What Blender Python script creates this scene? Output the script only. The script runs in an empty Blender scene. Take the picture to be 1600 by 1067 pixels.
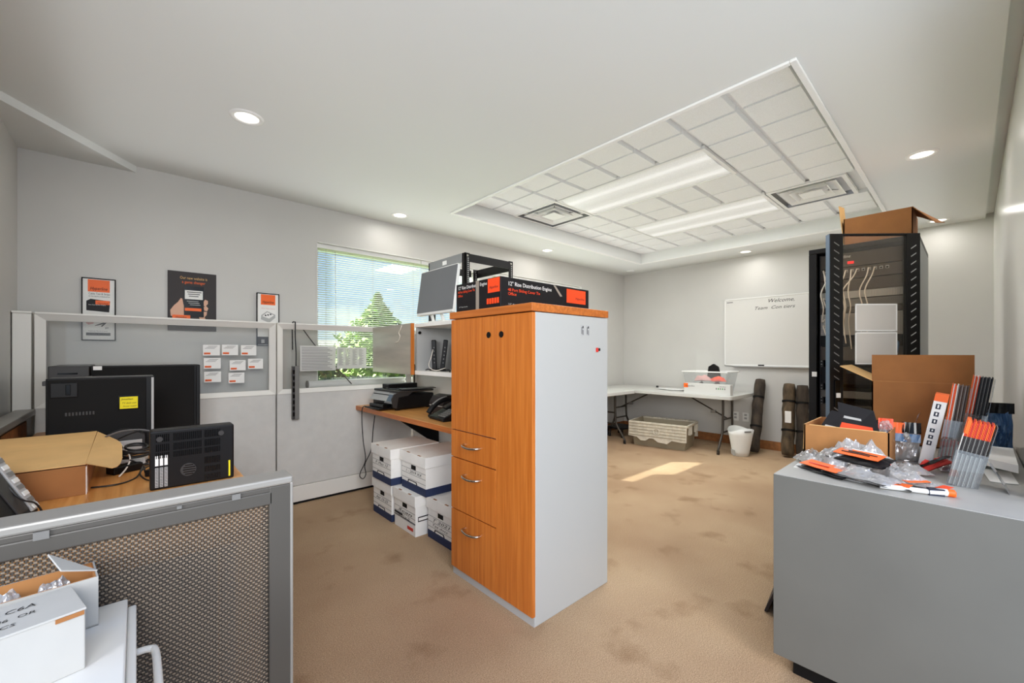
import bpy, bmesh, math, random
from mathutils import Matrix, Vector, noise
random.seed(7)
SC = bpy.context.scene
COL = SC.collection
PI = math.pi
W = {}          # world matrix of every linked object

def lin(c):
    return c / 12.92 if c <= 0.04045 else ((c + 0.055) / 1.055) ** 2.4
def rgb(r, g, b):
    return (lin(r / 255), lin(g / 255), lin(b / 255), 1.0)

# ------------------------------------------------------------------ materials
M = {}
def new_mat(name):
    m = bpy.data.materials.new(name)
    m.use_nodes = True
    nt = m.node_tree
    return m, nt, nt.nodes['Principled BSDF']
def mat(name, col, rough=0.6, metal=0.0, bump=0.0, bscale=200.0, var=0.0, vscale=6.0, spec=0.5, stretch=None, coat=0.0):
    """plain procedural surface: colour, optional colour mottling and fine bump"""
    m, nt, b = new_mat(name)
    b.inputs['Base Color'].default_value = rgb(*col)
    b.inputs['Roughness'].default_value = rough
    b.inputs['Metallic'].default_value = metal
    b.inputs['Specular IOR Level'].default_value = spec
    b.inputs['Coat Weight'].default_value = coat
    if bump or var:
        tc = nt.nodes.new('ShaderNodeTexCoord')
        mp = nt.nodes.new('ShaderNodeMapping')
        nt.links.new(tc.outputs['Object'], mp.inputs['Vector'])
        if stretch: mp.inputs['Scale'].default_value = stretch
    if var:
        n = nt.nodes.new('ShaderNodeTexNoise')
        n.inputs['Scale'].default_value = vscale
        n.inputs['Detail'].default_value = 5
        nt.links.new(mp.outputs['Vector'], n.inputs['Vector'])
        r = nt.nodes.new('ShaderNodeValToRGB')
        r.color_ramp.elements[0].position = 0.3; r.color_ramp.elements[1].position = 0.7
        r.color_ramp.elements[0].color = rgb(*[max(0, c * (1 - var)) for c in col])
        r.color_ramp.elements[1].color = rgb(*[min(255, c * (1 + var * 0.6)) for c in col])
        nt.links.new(n.outputs['Fac'], r.inputs['Fac'])
        nt.links.new(r.outputs['Color'], b.inputs['Base Color'])
    if bump:
        n2 = nt.nodes.new('ShaderNodeTexNoise')
        n2.inputs['Scale'].default_value = bscale
        n2.inputs['Detail'].default_value = 3
        nt.links.new(mp.outputs['Vector'], n2.inputs['Vector'])
        bp = nt.nodes.new('ShaderNodeBump')
        bp.inputs['Strength'].default_value = bump
        bp.inputs['Distance'].default_value = 0.004
        nt.links.new(n2.outputs['Fac'], bp.inputs['Height'])
        nt.links.new(bp.outputs['Normal'], b.inputs['Normal'])
    M[name] = m
    return m
def mat_emit(name, col, strength):
    m, nt, b = new_mat(name)
    b.inputs['Base Color'].default_value = rgb(*col)
    b.inputs['Emission Color'].default_value = rgb(*col)
    b.inputs['Emission Strength'].default_value = strength
    M[name] = m
def mat_clear(name, tint=(255, 255, 255), gloss=0.08, rough=0.02, haze=0.0, hazecol=(255, 255, 255), bump=0.0, bscale=40):
    """thin clear sheet: transparent + fresnel gloss (+ a milky share)"""
    m, nt, b = new_mat(name)
    nt.nodes.remove(b)
    out = nt.nodes['Material Output']
    t = nt.nodes.new('ShaderNodeBsdfTransparent'); t.inputs['Color'].default_value = rgb(*tint)
    g = nt.nodes.new('ShaderNodeBsdfGlossy'); g.inputs['Roughness'].default_value = rough
    lw = nt.nodes.new('ShaderNodeLayerWeight'); lw.inputs['Blend'].default_value = 0.25
    ma = nt.nodes.new('ShaderNodeMath'); ma.operation = 'MULTIPLY_ADD'
    nt.links.new(lw.outputs['Fresnel'], ma.inputs[0]); ma.inputs[1].default_value = 0.8; ma.inputs[2].default_value = gloss
    ma.use_clamp = True
    mx = nt.nodes.new('ShaderNodeMixShader')
    nt.links.new(ma.outputs[0], mx.inputs['Fac'])
    nt.links.new(t.outputs[0], mx.inputs[1]); nt.links.new(g.outputs[0], mx.inputs[2])
    last = mx
    if haze:
        d = nt.nodes.new('ShaderNodeBsdfDiffuse'); d.inputs['Color'].default_value = rgb(*hazecol)
        m2 = nt.nodes.new('ShaderNodeMixShader'); m2.inputs['Fac'].default_value = haze
        nt.links.new(mx.outputs[0], m2.inputs[1]); nt.links.new(d.outputs[0], m2.inputs[2])
        last = m2
    if bump:
        tc = nt.nodes.new('ShaderNodeTexCoord')
        n2 = nt.nodes.new('ShaderNodeTexNoise'); n2.inputs['Scale'].default_value = bscale
        nt.links.new(tc.outputs['Object'], n2.inputs['Vector'])
        bp = nt.nodes.new('ShaderNodeBump'); bp.inputs['Strength'].default_value = bump; bp.inputs['Distance'].default_value = 0.01
        nt.links.new(n2.outputs['Fac'], bp.inputs['Height']); nt.links.new(bp.outputs['Normal'], g.inputs['Normal'])
    nt.links.new(last.outputs[0], out.inputs['Surface'])
    M[name] = m
def mat_wood(name, c1, c2, axis=2, scale=1.0, rough=0.35):
    m, nt, b = new_mat(name)
    tc = nt.nodes.new('ShaderNodeTexCoord'); mp = nt.nodes.new('ShaderNodeMapping')
    nt.links.new(tc.outputs['Object'], mp.inputs['Vector'])
    s = [60 * scale] * 3; s[axis] = 2.2 * scale
    mp.inputs['Scale'].default_value = s
    n = nt.nodes.new('ShaderNodeTexNoise'); n.inputs['Scale'].default_value = 1.0; n.inputs['Detail'].default_value = 6; n.inputs['Distortion'].default_value = 0.6
    nt.links.new(mp.outputs['Vector'], n.inputs['Vector'])
    r = nt.nodes.new('ShaderNodeValToRGB')
    r.color_ramp.elements[0].position = 0.32; r.color_ramp.elements[1].position = 0.68
    r.color_ramp.elements[0].color = rgb(*c1); r.color_ramp.elements[1].color = rgb(*c2)
    nt.links.new(n.outputs['Fac'], r.inputs['Fac']); nt.links.new(r.outputs['Color'], b.inputs['Base Color'])
    b.inputs['Roughness'].default_value = rough
    M[name] = m

mat('wall_paint', (200, 198, 193), 0.45, var=0.02, vscale=1.5)
mat('wall_gloss', (236, 235, 232), 0.18, spec=0.6)
mat('ceiling_paint', (220, 221, 218), 0.75)
mat('tile_white', (250, 250, 248), 0.9, bump=0.9, bscale=420, var=0.06, vscale=260)
mat('white_trim', (232, 231, 227), 0.45)
mat('white_plastic', (232, 232, 228), 0.4)
mat('white_gloss', (240, 240, 238), 0.15)
mat('frame_white', (236, 233, 226), 0.4)
mat('panel_fabric', (220, 218, 213), 0.95, bump=0.5, bscale=900, var=0.02, vscale=14)
mat('frame_grey', (156, 152, 145), 0.38, metal=0.25)
mat('frame_dark', (84, 80, 74), 0.45, metal=0.2)
mat('weave_dark', (74, 66, 58), 0.8)
mat('weave_light', (142, 126, 108), 0.7)
mat('laminate_grey', (106, 105, 99), 0.5, var=0.035, vscale=3)
mat('laminate_top', (172, 170, 164), 0.45, var=0.02, vscale=4)
mat('cabinet_white', (222, 221, 217), 0.45)
mat('laminate_white', (182, 182, 178), 0.45)
mat('laminate_door', (172, 163, 150), 0.3, var=0.06, vscale=3, stretch=(1, 1, 8))
mat('black_plastic', (15, 14, 15), 0.42, spec=0.25)
mat('black_matt', (17, 16, 15), 0.7, spec=0.2)
mat('black_metal', (26, 24, 23), 0.45, metal=0.2, spec=0.3)
mat('black_gloss', (10, 10, 11), 0.15, spec=0.3)
mat('dark_grey', (46, 44, 43), 0.5)
mat('mid_grey', (120, 118, 114), 0.5)
mat('light_grey', (178, 178, 176), 0.5)
mat('screen_grey', (112, 114, 117), 0.32)
mat('rack_side', (150, 152, 152), 0.45, metal=0.2)
mat('chrome', (205, 203, 198), 0.18, metal=1.0)
mat('steel', (150, 150, 150), 0.35, metal=0.9)
mat('blue_edge', (96, 112, 130), 0.3, metal=0.3)
mat('cardboard', (176, 122, 70), 0.85, var=0.05, vscale=12)
mat('cardboard_dark', (158, 104, 56), 0.85, var=0.06, vscale=8)
mat('cardboard_light', (222, 178, 116), 0.85, var=0.04, vscale=8)
mat('carton_white', (186, 184, 178), 0.7, var=0.02, vscale=10)
mat('box_white', (244, 242, 237), 0.7, var=0.02, vscale=10)
mat('white_mid', (206, 205, 201), 0.6)
mat('box_blue', (34, 48, 84), 0.65)
mat('ink', (34, 32, 34), 0.8)
mat('ink_grey', (120, 118, 118), 0.8)
mat('board_white', (212, 210, 205), 0.25)
mat('paper', (240, 239, 235), 0.8)
mat('orange', (248, 104, 22), 0.5)
mat('orange_red', (246, 74, 24), 0.5)
mat('red', (205, 50, 40), 0.5)
mat('yellow', (236, 218, 20), 0.7)
mat('green', (70, 150, 80), 0.7)
mat('skin_print', (222, 176, 150), 0.7)
mat('pink_print', (222, 170, 165), 0.6)
mat('blue_bag', (78, 112, 150), 0.3)
mat('navy', (28, 34, 52), 0.5)
mat('brown_print', (44, 37, 37), 0.6)
mat('carton_black', (25, 23, 25), 0.5, spec=0.25)
mat('unit_lit', (84, 75, 67), 0.5)  # dark rack units, the brownish light on them put into the colour
mat('tape', (150, 140, 128), 0.15)
mat('camo', (92, 76, 56), 0.9, var=0.42, vscale=14, stretch=(1, 1, .4))
mat('camo_dark', (62, 52, 42), 0.9, var=0.42, vscale=15, stretch=(1, 1, .4))
mat('base_brown', (150, 96, 52), 0.8, var=0.15, vscale=20)
mat('crate_grey', (150, 139, 116), 0.6)
mat('crate_lid', (206, 198, 180), 0.6, var=0.08, vscale=20)
mat('table_white', (196, 195, 190), 0.5, bump=0.1, bscale=600)
mat('leg_bronze', (74, 68, 62), 0.35, metal=0.6)
mat('silver_bag', (190, 188, 186), 0.28, metal=0.5, bump=0.8, bscale=30)
mat('cable_white', (246, 238, 226), 0.5)
mat('cable_black', (20, 19, 20), 0.45)
mat('cable_grey', (110, 108, 108), 0.35)
mat('grass', (104, 118, 62), 0.95, var=0.3, vscale=2)
mat('leaf', (118, 140, 66), 0.8, var=0.45, vscale=3)
mat('leaf_dark', (66, 92, 44), 0.8, var=0.4, vscale=2)
mat('bark', (92, 74, 58), 0.9)
mat('house_pale', (226, 222, 214), 0.8)
mat('roof_grey', (120, 116, 112), 0.9)
mat('asphalt', (150, 148, 146), 0.95)
mat('slat', (234, 234, 230), 0.5)
def lens_mat():
    m, nt, b = new_mat('lens_off')          # lit prismatic lens with two tubes behind it
    tc = nt.nodes.new('ShaderNodeTexCoord'); sp = nt.nodes.new('ShaderNodeSeparateXYZ'); nt.links.new(tc.outputs['Object'], sp.inputs[0])
    ab = nt.nodes.new('ShaderNodeMath'); ab.operation = 'ABSOLUTE'; nt.links.new(sp.outputs['X'], ab.inputs[0])
    r = nt.nodes.new('ShaderNodeValToRGB'); nt.links.new(ab.outputs[0], r.inputs['Fac'])
    e = r.color_ramp.elements
    e[0].position = .0; e[0].color = (.34, .34, .33, 1); e[1].position = .3; e[1].color = (.30, .30, .29, 1)
    k = e.new(.10); k.color = (.50, .50, .49, 1); k = e.new(.155); k.color = (.95, .95, .93, 1); k = e.new(.21); k.color = (.48, .48, .47, 1)
    n = nt.nodes.new('ShaderNodeTexVoronoi'); n.inputs['Scale'].default_value = 95; nt.links.new(tc.outputs['Object'], n.inputs['Vector'])
    q = nt.nodes.new('ShaderNodeMapRange'); q.inputs[1].default_value = 0; q.inputs[2].default_value = .6; q.inputs[3].default_value = 1.1; q.inputs[4].default_value = .75; nt.links.new(n.outputs['Distance'], q.inputs[0])
    mlt = nt.nodes.new('ShaderNodeMix'); mlt.data_type = 'RGBA'; mlt.blend_type = 'MULTIPLY'; mlt.inputs[0].default_value = 1
    nt.links.new(r.outputs['Color'], mlt.inputs[6]); nt.links.new(q.outputs[0], mlt.inputs[7]); nt.links.new(mlt.outputs[2], b.inputs['Emission Color'])
    b.inputs['Emission Strength'].default_value = .55; b.inputs['Base Color'].default_value = rgb(215, 215, 212); b.inputs['Roughness'].default_value = .4
    M['lens_off'] = m
lens_mat()
mat_emit('lamp_lens', (255, 247, 232), 3.0)
mat_emit('led_red', (255, 40, 40), 1.2)
mat_clear('glass', (244, 250, 248), 0.05, 0.01)
mat_clear('panel_glass', (253, 253, 252), 0.015, 0.02, haze=0.03, hazecol=(235, 232, 226))
mat_clear('door_glass', (246, 240, 232), 0.03, 0.03)
mat_clear('acrylic', (240, 242, 242), 0.08, 0.03, haze=0.05)
mat_clear('poly_bag', (238, 236, 234), 0.16, 0.12, haze=0.26, hazecol=(250, 248, 246), bump=1.0, bscale=45)
mat_clear('poly_thin', (246, 246, 244), 0.10, 0.1, haze=0.12, bump=0.8, bscale=30)
mat_clear('sleeve', (245, 240, 232), 0.04, 0.2, haze=0.55, hazecol=(250, 246, 240), bump=.5, bscale=18)
mat_clear('tracing', (245, 245, 245), 0.02, 0.3, haze=0.62, hazecol=(238, 236, 232))
mat_clear('tub_clear', (246, 248, 248), 0.05, 0.1, haze=0.13, hazecol=(236, 238, 238))
mat_clear('smoke', (60, 56, 54), 0.08, 0.05)
mat_wood('oak_orange', (182, 98, 34), (206, 122, 50), 2)
mat_wood('oak_orange_y', (168, 90, 34), (200, 116, 50), 1)
mat_wood('desk_wood_y', (206, 138, 70), (232, 170, 98), 1)

def carpet():
    m, nt, b = new_mat('carpet')
    tc = nt.nodes.new('ShaderNodeTexCoord')
    def nz(s, d=6):
        n = nt.nodes.new('ShaderNodeTexNoise'); n.inputs['Scale'].default_value = s; n.inputs['Detail'].default_value = d
        nt.links.new(tc.outputs['Object'], n.inputs['Vector']); return n
    def ramp(n, p0, c0, p1, c1):
        r = nt.nodes.new('ShaderNodeValToRGB')
        r.color_ramp.elements[0].position = p0; r.color_ramp.elements[1].position = p1
        r.color_ramp.elements[0].color = c0; r.color_ramp.elements[1].color = c1
        nt.links.new(n.outputs['Fac'], r.inputs['Fac']); return r
    a = ramp(nz(1.1), 0.34, rgb(208, 176, 143), 0.66, rgb(230, 201, 166))
    st = ramp(nz(3.5, 10), 0.26, rgb(218, 210, 202), 0.42, rgb(255, 255, 255))
    fine = ramp(nz(230, 3), 0.30, rgb(180, 172, 164), 0.75, rgb(255, 255, 255))
    def mul(x, y):
        k = nt.nodes.new('ShaderNodeMix'); k.data_type = 'RGBA'; k.blend_type = 'MULTIPLY'; k.inputs[0].default_value = 1.0
        nt.links.new(x, k.inputs[6]); nt.links.new(y, k.inputs[7]); return k.outputs[2]
    nt.links.new(mul(mul(a.outputs[0], st.outputs[0]), fine.outputs[0]), b.inputs['Base Color'])
    b.inputs['Roughness'].default_value = 1.0; b.inputs['Specular IOR Level'].default_value = 0.1
    bp = nt.nodes.new('ShaderNodeBump'); bp.inputs['Strength'].default_value = 0.7; bp.inputs['Distance'].default_value = 0.006
    nt.links.new(nz(340, 2).outputs['Fac'], bp.inputs['Height']); nt.links.new(bp.outputs['Normal'], b.inputs['Normal'])
    M['carpet'] = m
carpet()
def perforated():
    m, nt, b = new_mat('perforated')
    tc = nt.nodes.new('ShaderNodeTexCoord')
    v = nt.nodes.new('ShaderNodeTexVoronoi'); v.inputs['Scale'].default_value = 130; v.inputs['Randomness'].default_value = 0.0
    nt.links.new(tc.outputs['Object'], v.inputs['Vector'])
    r = nt.nodes.new('ShaderNodeValToRGB'); r.color_ramp.interpolation = 'CONSTANT'
    r.color_ramp.elements[0].color = rgb(40, 38, 36); r.color_ramp.elements[1].position = 0.36; r.color_ramp.elements[1].color = rgb(220, 218, 214)
    nt.links.new(v.outputs['Distance'], r.inputs['Fac']); nt.links.new(r.outputs['Color'], b.inputs['Base Color'])
    M['perforated'] = m
perforated()

# ------------------------------------------------------------------ geometry
class B:
    """collects shapes (world or local coordinates) and links them as ONE mesh object"""
    def __init__(s): s.v = []; s.f = []; s.mi = []; s.sm = []; s.mats = []
    def mid(s, m):
        if m not in s.mats: s.mats.append(m)
        return s.mats.index(m)
    def add(s, vs, fs, m, X=None, smooth=False):
        o = len(s.v)
        s.v += [(X @ Vector(p)) if X else Vector(p) for p in vs]
        k = s.mid(m)
        for f in fs: s.f.append([i + o for i in f]); s.mi.append(k); s.sm.append(smooth)
        return s
    def box(s, x0, y0, z0, x1, y1, z1, m, X=None):
        x0, x1 = sorted((x0, x1)); y0, y1 = sorted((y0, y1)); z0, z1 = sorted((z0, z1))
        vs = [(x, y, z) for z in (z0, z1) for y in (y0, y1) for x in (x0, x1)]
        return s.add(vs, [(0, 2, 3, 1), (4, 5, 7, 6), (0, 1, 5, 4), (2, 6, 7, 3), (0, 4, 6, 2), (1, 3, 7, 5)], m, X)
    def frustum(s, cx, cy, z0, z1, a0, b0, a1, b1, m, X=None, caps=True):
        vs = [(cx - a0, cy - b0, z0), (cx + a0, cy - b0, z0), (cx + a0, cy + b0, z0), (cx - a0, cy + b0, z0),
              (cx - a1, cy - b1, z1), (cx + a1, cy - b1, z1), (cx + a1, cy + b1, z1), (cx - a1, cy + b1, z1)]
        fs = [(0, 1, 5, 4), (1, 2, 6, 5), (2, 3, 7, 6), (3, 0, 4, 7)]
        if caps: fs += [(3, 2, 1, 0), (4, 5, 6, 7)]
        return s.add(vs, fs, m, X)
    def quad(s, a, b, c, d, m, X=None): return s.add([a, b, c, d], [(0, 1, 2, 3)], m, X)
    def slab(s, a, b, c, d, t, m, X=None):
        """quad with thickness t along its normal"""
        a, b, c, d = [Vector(p) for p in (a, b, c, d)]
        n = (b - a).cross(d - a).normalized() * t
        vs = [a, b, c, d, a + n, b + n, c + n, d + n]
        return s.add(vs, [(3, 2, 1, 0), (4, 5, 6, 7), (0, 1, 5, 4), (1, 2, 6, 5), (2, 3, 7, 6), (3, 0, 4, 7)], m, X)
    def poly(s, pts, t, m, X=None):
        """flat outline (list of 3-D points) with thickness t"""
        P_ = [Vector(p) for p in pts]; n = len(P_)
        nn = Vector((0, 0, 0))
        for i in range(n): nn += P_[i].cross(P_[(i + 1) % n])
        nn = nn.normalized() * t
        fs = [tuple(range(n - 1, -1, -1)), tuple(range(n, 2 * n))] + [(i, (i + 1) % n, n + (i + 1) % n, n + i) for i in range(n)]
        return s.add(P_ + [p + nn for p in P_], fs, m, X)
    def cyl(s, p0, p1, r, m, n=16, r1=None, X=None, caps=True):
        p0, p1 = Vector(p0), Vector(p1); d = (p1 - p0).normalized()
        u = d.orthogonal().normalized(); w = d.cross(u); r1 = r if r1 is None else r1
        vs = [p0 + (u * math.cos(2 * PI * i / n) + w * math.sin(2 * PI * i / n)) * r for i in range(n)] + \
             [p1 + (u * math.cos(2 * PI * i / n) + w * math.sin(2 * PI * i / n)) * r1 for i in range(n)]
        s.add(vs, [(i, (i + 1) % n, n + (i + 1) % n, n + i) for i in range(n)], m, X, True)
        if caps:
            s.add(vs[:n], [tuple(range(n - 1, -1, -1))], m, X); s.add(vs[n:], [tuple(range(n))], m, X)
        return s
    def tube(s, pts, r, m, n=8, sub=5, X=None):
        """smooth tube through the points (Catmull-Rom)"""
        P_ = [Vector(p) for p in pts]
        if sub > 1 and len(P_) > 2:
            Q = []
            for i in range(len(P_) - 1):
                a = P_[max(i - 1, 0)]; b = P_[i]; c = P_[i + 1]; d = P_[min(i + 2, len(P_) - 1)]
                for k in range(sub):
                    t = k / sub
                    Q.append(0.5 * ((2 * b) + (c - a) * t + (2 * a - 5 * b + 4 * c - d) * t * t + (3 * b - a - 3 * c + d) * t ** 3))
            Q.append(P_[-1]); P_ = Q
        vs = []; fs = []; u = None
        for i, p in enumerate(P_):
            d = (P_[min(i + 1, len(P_) - 1)] - P_[max(i - 1, 0)]).normalized()
            u = d.orthogonal().normalized() if u is None else (u - d * u.dot(d)).normalized()
            w = d.cross(u)
            vs += [p + (u * math.cos(2 * PI * k / n) + w * math.sin(2 * PI * k / n)) * r for k in range(n)]
        for i in range(len(P_) - 1):
            for k in range(n): fs.append((i * n + k, i * n + (k + 1) % n, (i + 1) * n + (k + 1) % n, (i + 1) * n + k))
        fs.append(tuple(range(n - 1, -1, -1))); fs.append(tuple(range((len(P_) - 1) * n, len(P_) * n)))
        return s.add(vs, fs, m, X, True)
    def lathe(s, prof, m, n=24, X=None, sx=1.0, sy=1.0):
        vs = [(r * math.cos(2 * PI * i / n) * sx, r * math.sin(2 * PI * i / n) * sy, z) for r, z in prof for i in range(n)]
        fs = [(j * n + i, j * n + (i + 1) % n, (j + 1) * n + (i + 1) % n, (j + 1) * n + i) for j in range(len(prof) - 1) for i in range(n)]
        return s.add(vs, fs, m, X, True)
    def build(s, name, parent=None, bevel=0.0, local=False, seg=2, origin=None):
        me = bpy.data.meshes.new(name)
        vs = s.v
        if parent is not None:
            if not local:
                inv = W[parent].inverted(); vs = [inv @ v for v in vs]
            mw = W[parent]; loc = None
        else:
            if origin is None:
                xs = [v.x for v in vs]; ys = [v.y for v in vs]
                origin = Vector(((min(xs) + max(xs)) / 2, (min(ys) + max(ys)) / 2, min(v.z for v in vs)))
            vs = [v - Vector(origin) for v in vs]; mw = Matrix.Translation(origin); loc = origin
        me.from_pydata([tuple(v) for v in vs], [], s.f)
        for m in s.mats: me.materials.append(M[m])
        for p, k, sm in zip(me.polygons, s.mi, s.sm): p.material_index = k; p.use_smooth = sm
        me.validate(); me.update()
        o = bpy.data.objects.new(name, me); COL.objects.link(o)
        if parent is not None: o.parent = parent
        else: o.location = loc
        W[o] = mw.copy()
        if bevel:
            b = o.modifiers.new('bevel', 'BEVEL'); b.width = bevel; b.segments = seg; b.limit_method = 'ANGLE'; b.angle_limit = 0.7
            b.harden_normals = False
        return o

def thing(name, label, cat, loc=(0, 0, 0), rz=0.0, group=None):
    o = bpy.data.objects.new(name, None); COL.objects.link(o)
    o.empty_display_size = 0.1
    o.location = loc; o.rotation_euler = (0, 0, rz)
    W[o] = Matrix.Translation(loc) @ Matrix.Rotation(rz, 4, 'Z')
    o['label'] = label; o['category'] = cat
    if group: o['group'] = group
    return o
def tag(o, label, cat, group=None):
    o['label'] = label; o['category'] = cat
    if group: o['group'] = group
    return o
def struct(o): o['kind'] = 'structure'; return o
def dup(root, loc, rz=None, label=None, group=None):
    """copy of a thing with copies of its parts and sub-parts"""
    r = root.copy(); COL.objects.link(r); r.location = loc
    if rz is not None: r.rotation_euler = (0, 0, rz)
    W[r] = Matrix.Translation(loc) @ Matrix.Rotation(r.rotation_euler[2], 4, 'Z')
    if label: r['label'] = label
    if group: r['group'] = group
    def kids(a, b):
        for ch in list(a.children):
            c = ch.copy(); COL.objects.link(c); c.parent = b; W[c] = W[b].copy()
            kids(ch, c)
    kids(root, r)
    return r
def basis(o, right, up):
    r = Vector(right).normalized(); u = Vector(up).normalized(); n = r.cross(u)
    return Matrix(((r.x, u.x, n.x, o[0]), (r.y, u.y, n.y, o[1]), (r.z, u.z, n.z, o[2]), (0, 0, 0, 1)))
TXT = {}
def glyphs(b, s, size, X, m, align='LEFT', shear=0.0, width=None, depth=0.0006):
    """lettering as mesh: text s set on plane X (x right, y up, z towards the reader)"""
    cu = bpy.data.curves.new('t', 'FONT'); cu.body = s; cu.size = size; cu.align_x = align; cu.shear = shear
    cu.extrude = 0; cu.resolution_u = 2
    ob = bpy.data.objects.new('t', cu); COL.objects.link(ob)
    dg = bpy.context.evaluated_depsgraph_get()
    me = bpy.data.meshes.new_from_object(ob.evaluated_get(dg))
    vs = [v.co.copy() for v in me.vertices]; fs = [tuple(p.vertices) for p in me.polygons]
    bpy.data.objects.remove(ob); bpy.data.curves.remove(cu); bpy.data.meshes.remove(me)
    if not vs: return b
    if width:
        x0 = min(v.x for v in vs); x1 = max(v.x for v in vs)
        k = width / max(1e-6, x1 - x0)
        for v in vs: v.x = v.x * k
    for v in vs: v.z = depth
    return b.add(vs, fs, m, X)
def area(name, parent, loc, size, power, col=(1, 1, 1), sy=None, disk=False, rot=(0, 0, 0), spread=PI):
    l = bpy.data.lights.new(name, 'AREA'); l.energy = power; l.color = col; l.size = size
    l.shape = 'DISK' if disk else ('RECTANGLE' if sy else 'SQUARE')
    if sy: l.size_y = sy
    l.spread = spread
    o = bpy.data.objects.new(name, l); COL.objects.link(o)
    if parent:
        o.parent = parent
    o.location = loc; o.rotation_euler = rot
    return o

# ------------------------------------------------------------------ the room
XL, XF, YR, YW, ZC = -0.55, 6.2, -0.155, 3.98, 2.6
ZT = 2.73
b = B(); b.box(XL - .1, YR - .1, -.1, XF + .1, YW + .2, 0, 'carpet'); struct(b.build('floor', origin=(0, 0, 0)))
b = B(); b.box(XL - .1, 1.3, 0, XL, YW + .18, 2.95, 'wall_paint'); struct(b.build('wall_left'))
b = B(); b.box(XF, YR - .1, 0, XF + .1, YW + .2, 2.95, 'wall_paint'); struct(b.build('wall_far'))
b = B(); b.box(2.15, YR - .1, 0, XF, YR, 2.95, 'wall_gloss'); struct(b.build('wall_right'))
# window wall with two openings
WZ0, WZ1 = 0.96, 2.285
W1 = (1.213, 3.08); W2 = (3.28, 5.03)
b = B()
for x0, x1, z0, z1 in ((XL, XF, 0, WZ0), (XL, XF, WZ1, 2.95), (XL, W1[0], WZ0, WZ1), (W1[1], W2[0], WZ0, WZ1), (W2[1], XF, WZ0, WZ1)):
    b.box(x0, YW, z0, x1, YW + .18, z1, 'wall_paint')
b.box(-6.5, YW, -.2, XL - .1, YW + .18, 3.3, 'wall_paint')  # unseen stretch added to keep the sun out of the open left side
struct(b.build('wall_window'))
# ceiling with the tray opening
TX0, TX1, TY0, TY1 = 2.22, 5.535, 0.55, 3.27
YS = -0.102
b = B()
b.box(XL, YS, ZC, TX0, YW, ZC + .05, 'ceiling_paint'); b.box(TX1, YS, ZC, XF, YW, ZC + .05, 'ceiling_paint')
b.box(TX0, YS, ZC, TX1, TY0, ZC + .05, 'ceiling_paint'); b.box(TX0, TY1, ZC, TX1, YW, ZC + .05, 'ceiling_paint')
b.box(XL, YR - .05, ZC + .045, XF, YS + .02, ZC + .09, 'ceiling_paint')
ce = struct(b.build('ceiling', origin=(0, 0, ZC)))
b = B()
t = .02
q = .003
b.box(TX0 - t, TY0, ZC - .001, TX0 + q, TY1, ZT + .06, 'ceiling_paint'); b.box(TX1 - q, TY0, ZC - .001, TX1 + t, TY1, ZT + .06, 'ceiling_paint')
b.box(TX0, TY0 - t, ZC - .001, TX1, TY0 + q, ZT + .06, 'ceiling_paint'); b.box(TX0, TY1 - q, ZC - .001, TX1, TY1 + t, ZT + .06, 'ceiling_paint')
b.build('recess_side', ce)
b = B()
q = .028
for x0, y0, x1, y1 in ((TX0 - q, TY0 - q, TX1 + q, TY0), (TX0 - q, TY1, TX1 + q, TY1 + q), (TX0 - q, TY0, TX0, TY1), (TX1, TY0, TX1 + q, TY1)):
    b.box(x0, y0, ZC - .014, x1, y1, ZC, 'white_trim')
b.build('tray_trim', ce, bevel=.004)
# tiles: a sheet above, blocks with reveal grooves below
XS = [2.22, 2.36, 2.68, 2.99, 3.29, 3.60, 3.94, 4.26, 4.57, 4.875, 5.19, 5.50, 5.535]
YSs = [0.55, 0.60, 0.93, 1.265, 1.62, 1.965, 2.315, 2.66, 2.99, 3.27]
b = B(); b.box(TX0, TY0, ZT + .034, TX1, TY1, ZT + .05, 'tile_white')
lights_r = [(2.99, 1.265, 3.60, 2.66), (4.26, 1.265, 4.875, 2.66)]
vents_r = [(2.97, 2.67, 3.59, 3.26), (4.27, 0.68, 4.875, 1.255)]
g = .017
for i in range(len(XS) - 1):
    for j in range(len(YSs) - 1):
        x0, x1, y0, y1 = XS[i], XS[i + 1], YSs[j], YSs[j + 1]
        cx, cy = (x0 + x1) / 2, (y0 + y1) / 2
        if any(r[0] < cx < r[2] and r[1] < cy < r[3] for r in lights_r + vents_r): continue
        if x1 - x0 < .1 or y1 - y0 < .1: b.box(x0 + .002, y0 + .002, ZT, x1 - .002, y1 - .002, ZT + .02, 'tile_white'); continue
        b.frustum(cx, cy, ZT, ZT + .034, (x1 - x0) / 2 - .011, (y1 - y0) / 2 - g - .004, (x1 - x0) / 2 - .006, (y1 - y0) / 2 - g, 'tile_white')
b.build('tile_field', ce)
# lowered corner soffit
b = B()
b.poly([(XL, YW, 2.553), (0.0, YW, 2.553), (-.47, 3.35, 2.553), (XL, 3.24, 2.553)], -.047, 'ceiling_paint')
struct(b.build('trim_1'))
b = B(); b.box(XF - .012, .0, 0, XF, YW, .115, 'base_brown'); struct(b.build('baseboard_far', bevel=.003))
b = B(); b.box(2.2, YW - .012, 0, XF - .012, YW, .115, 'base_brown'); struct(b.build('baseboard_window', bevel=.003))

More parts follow.
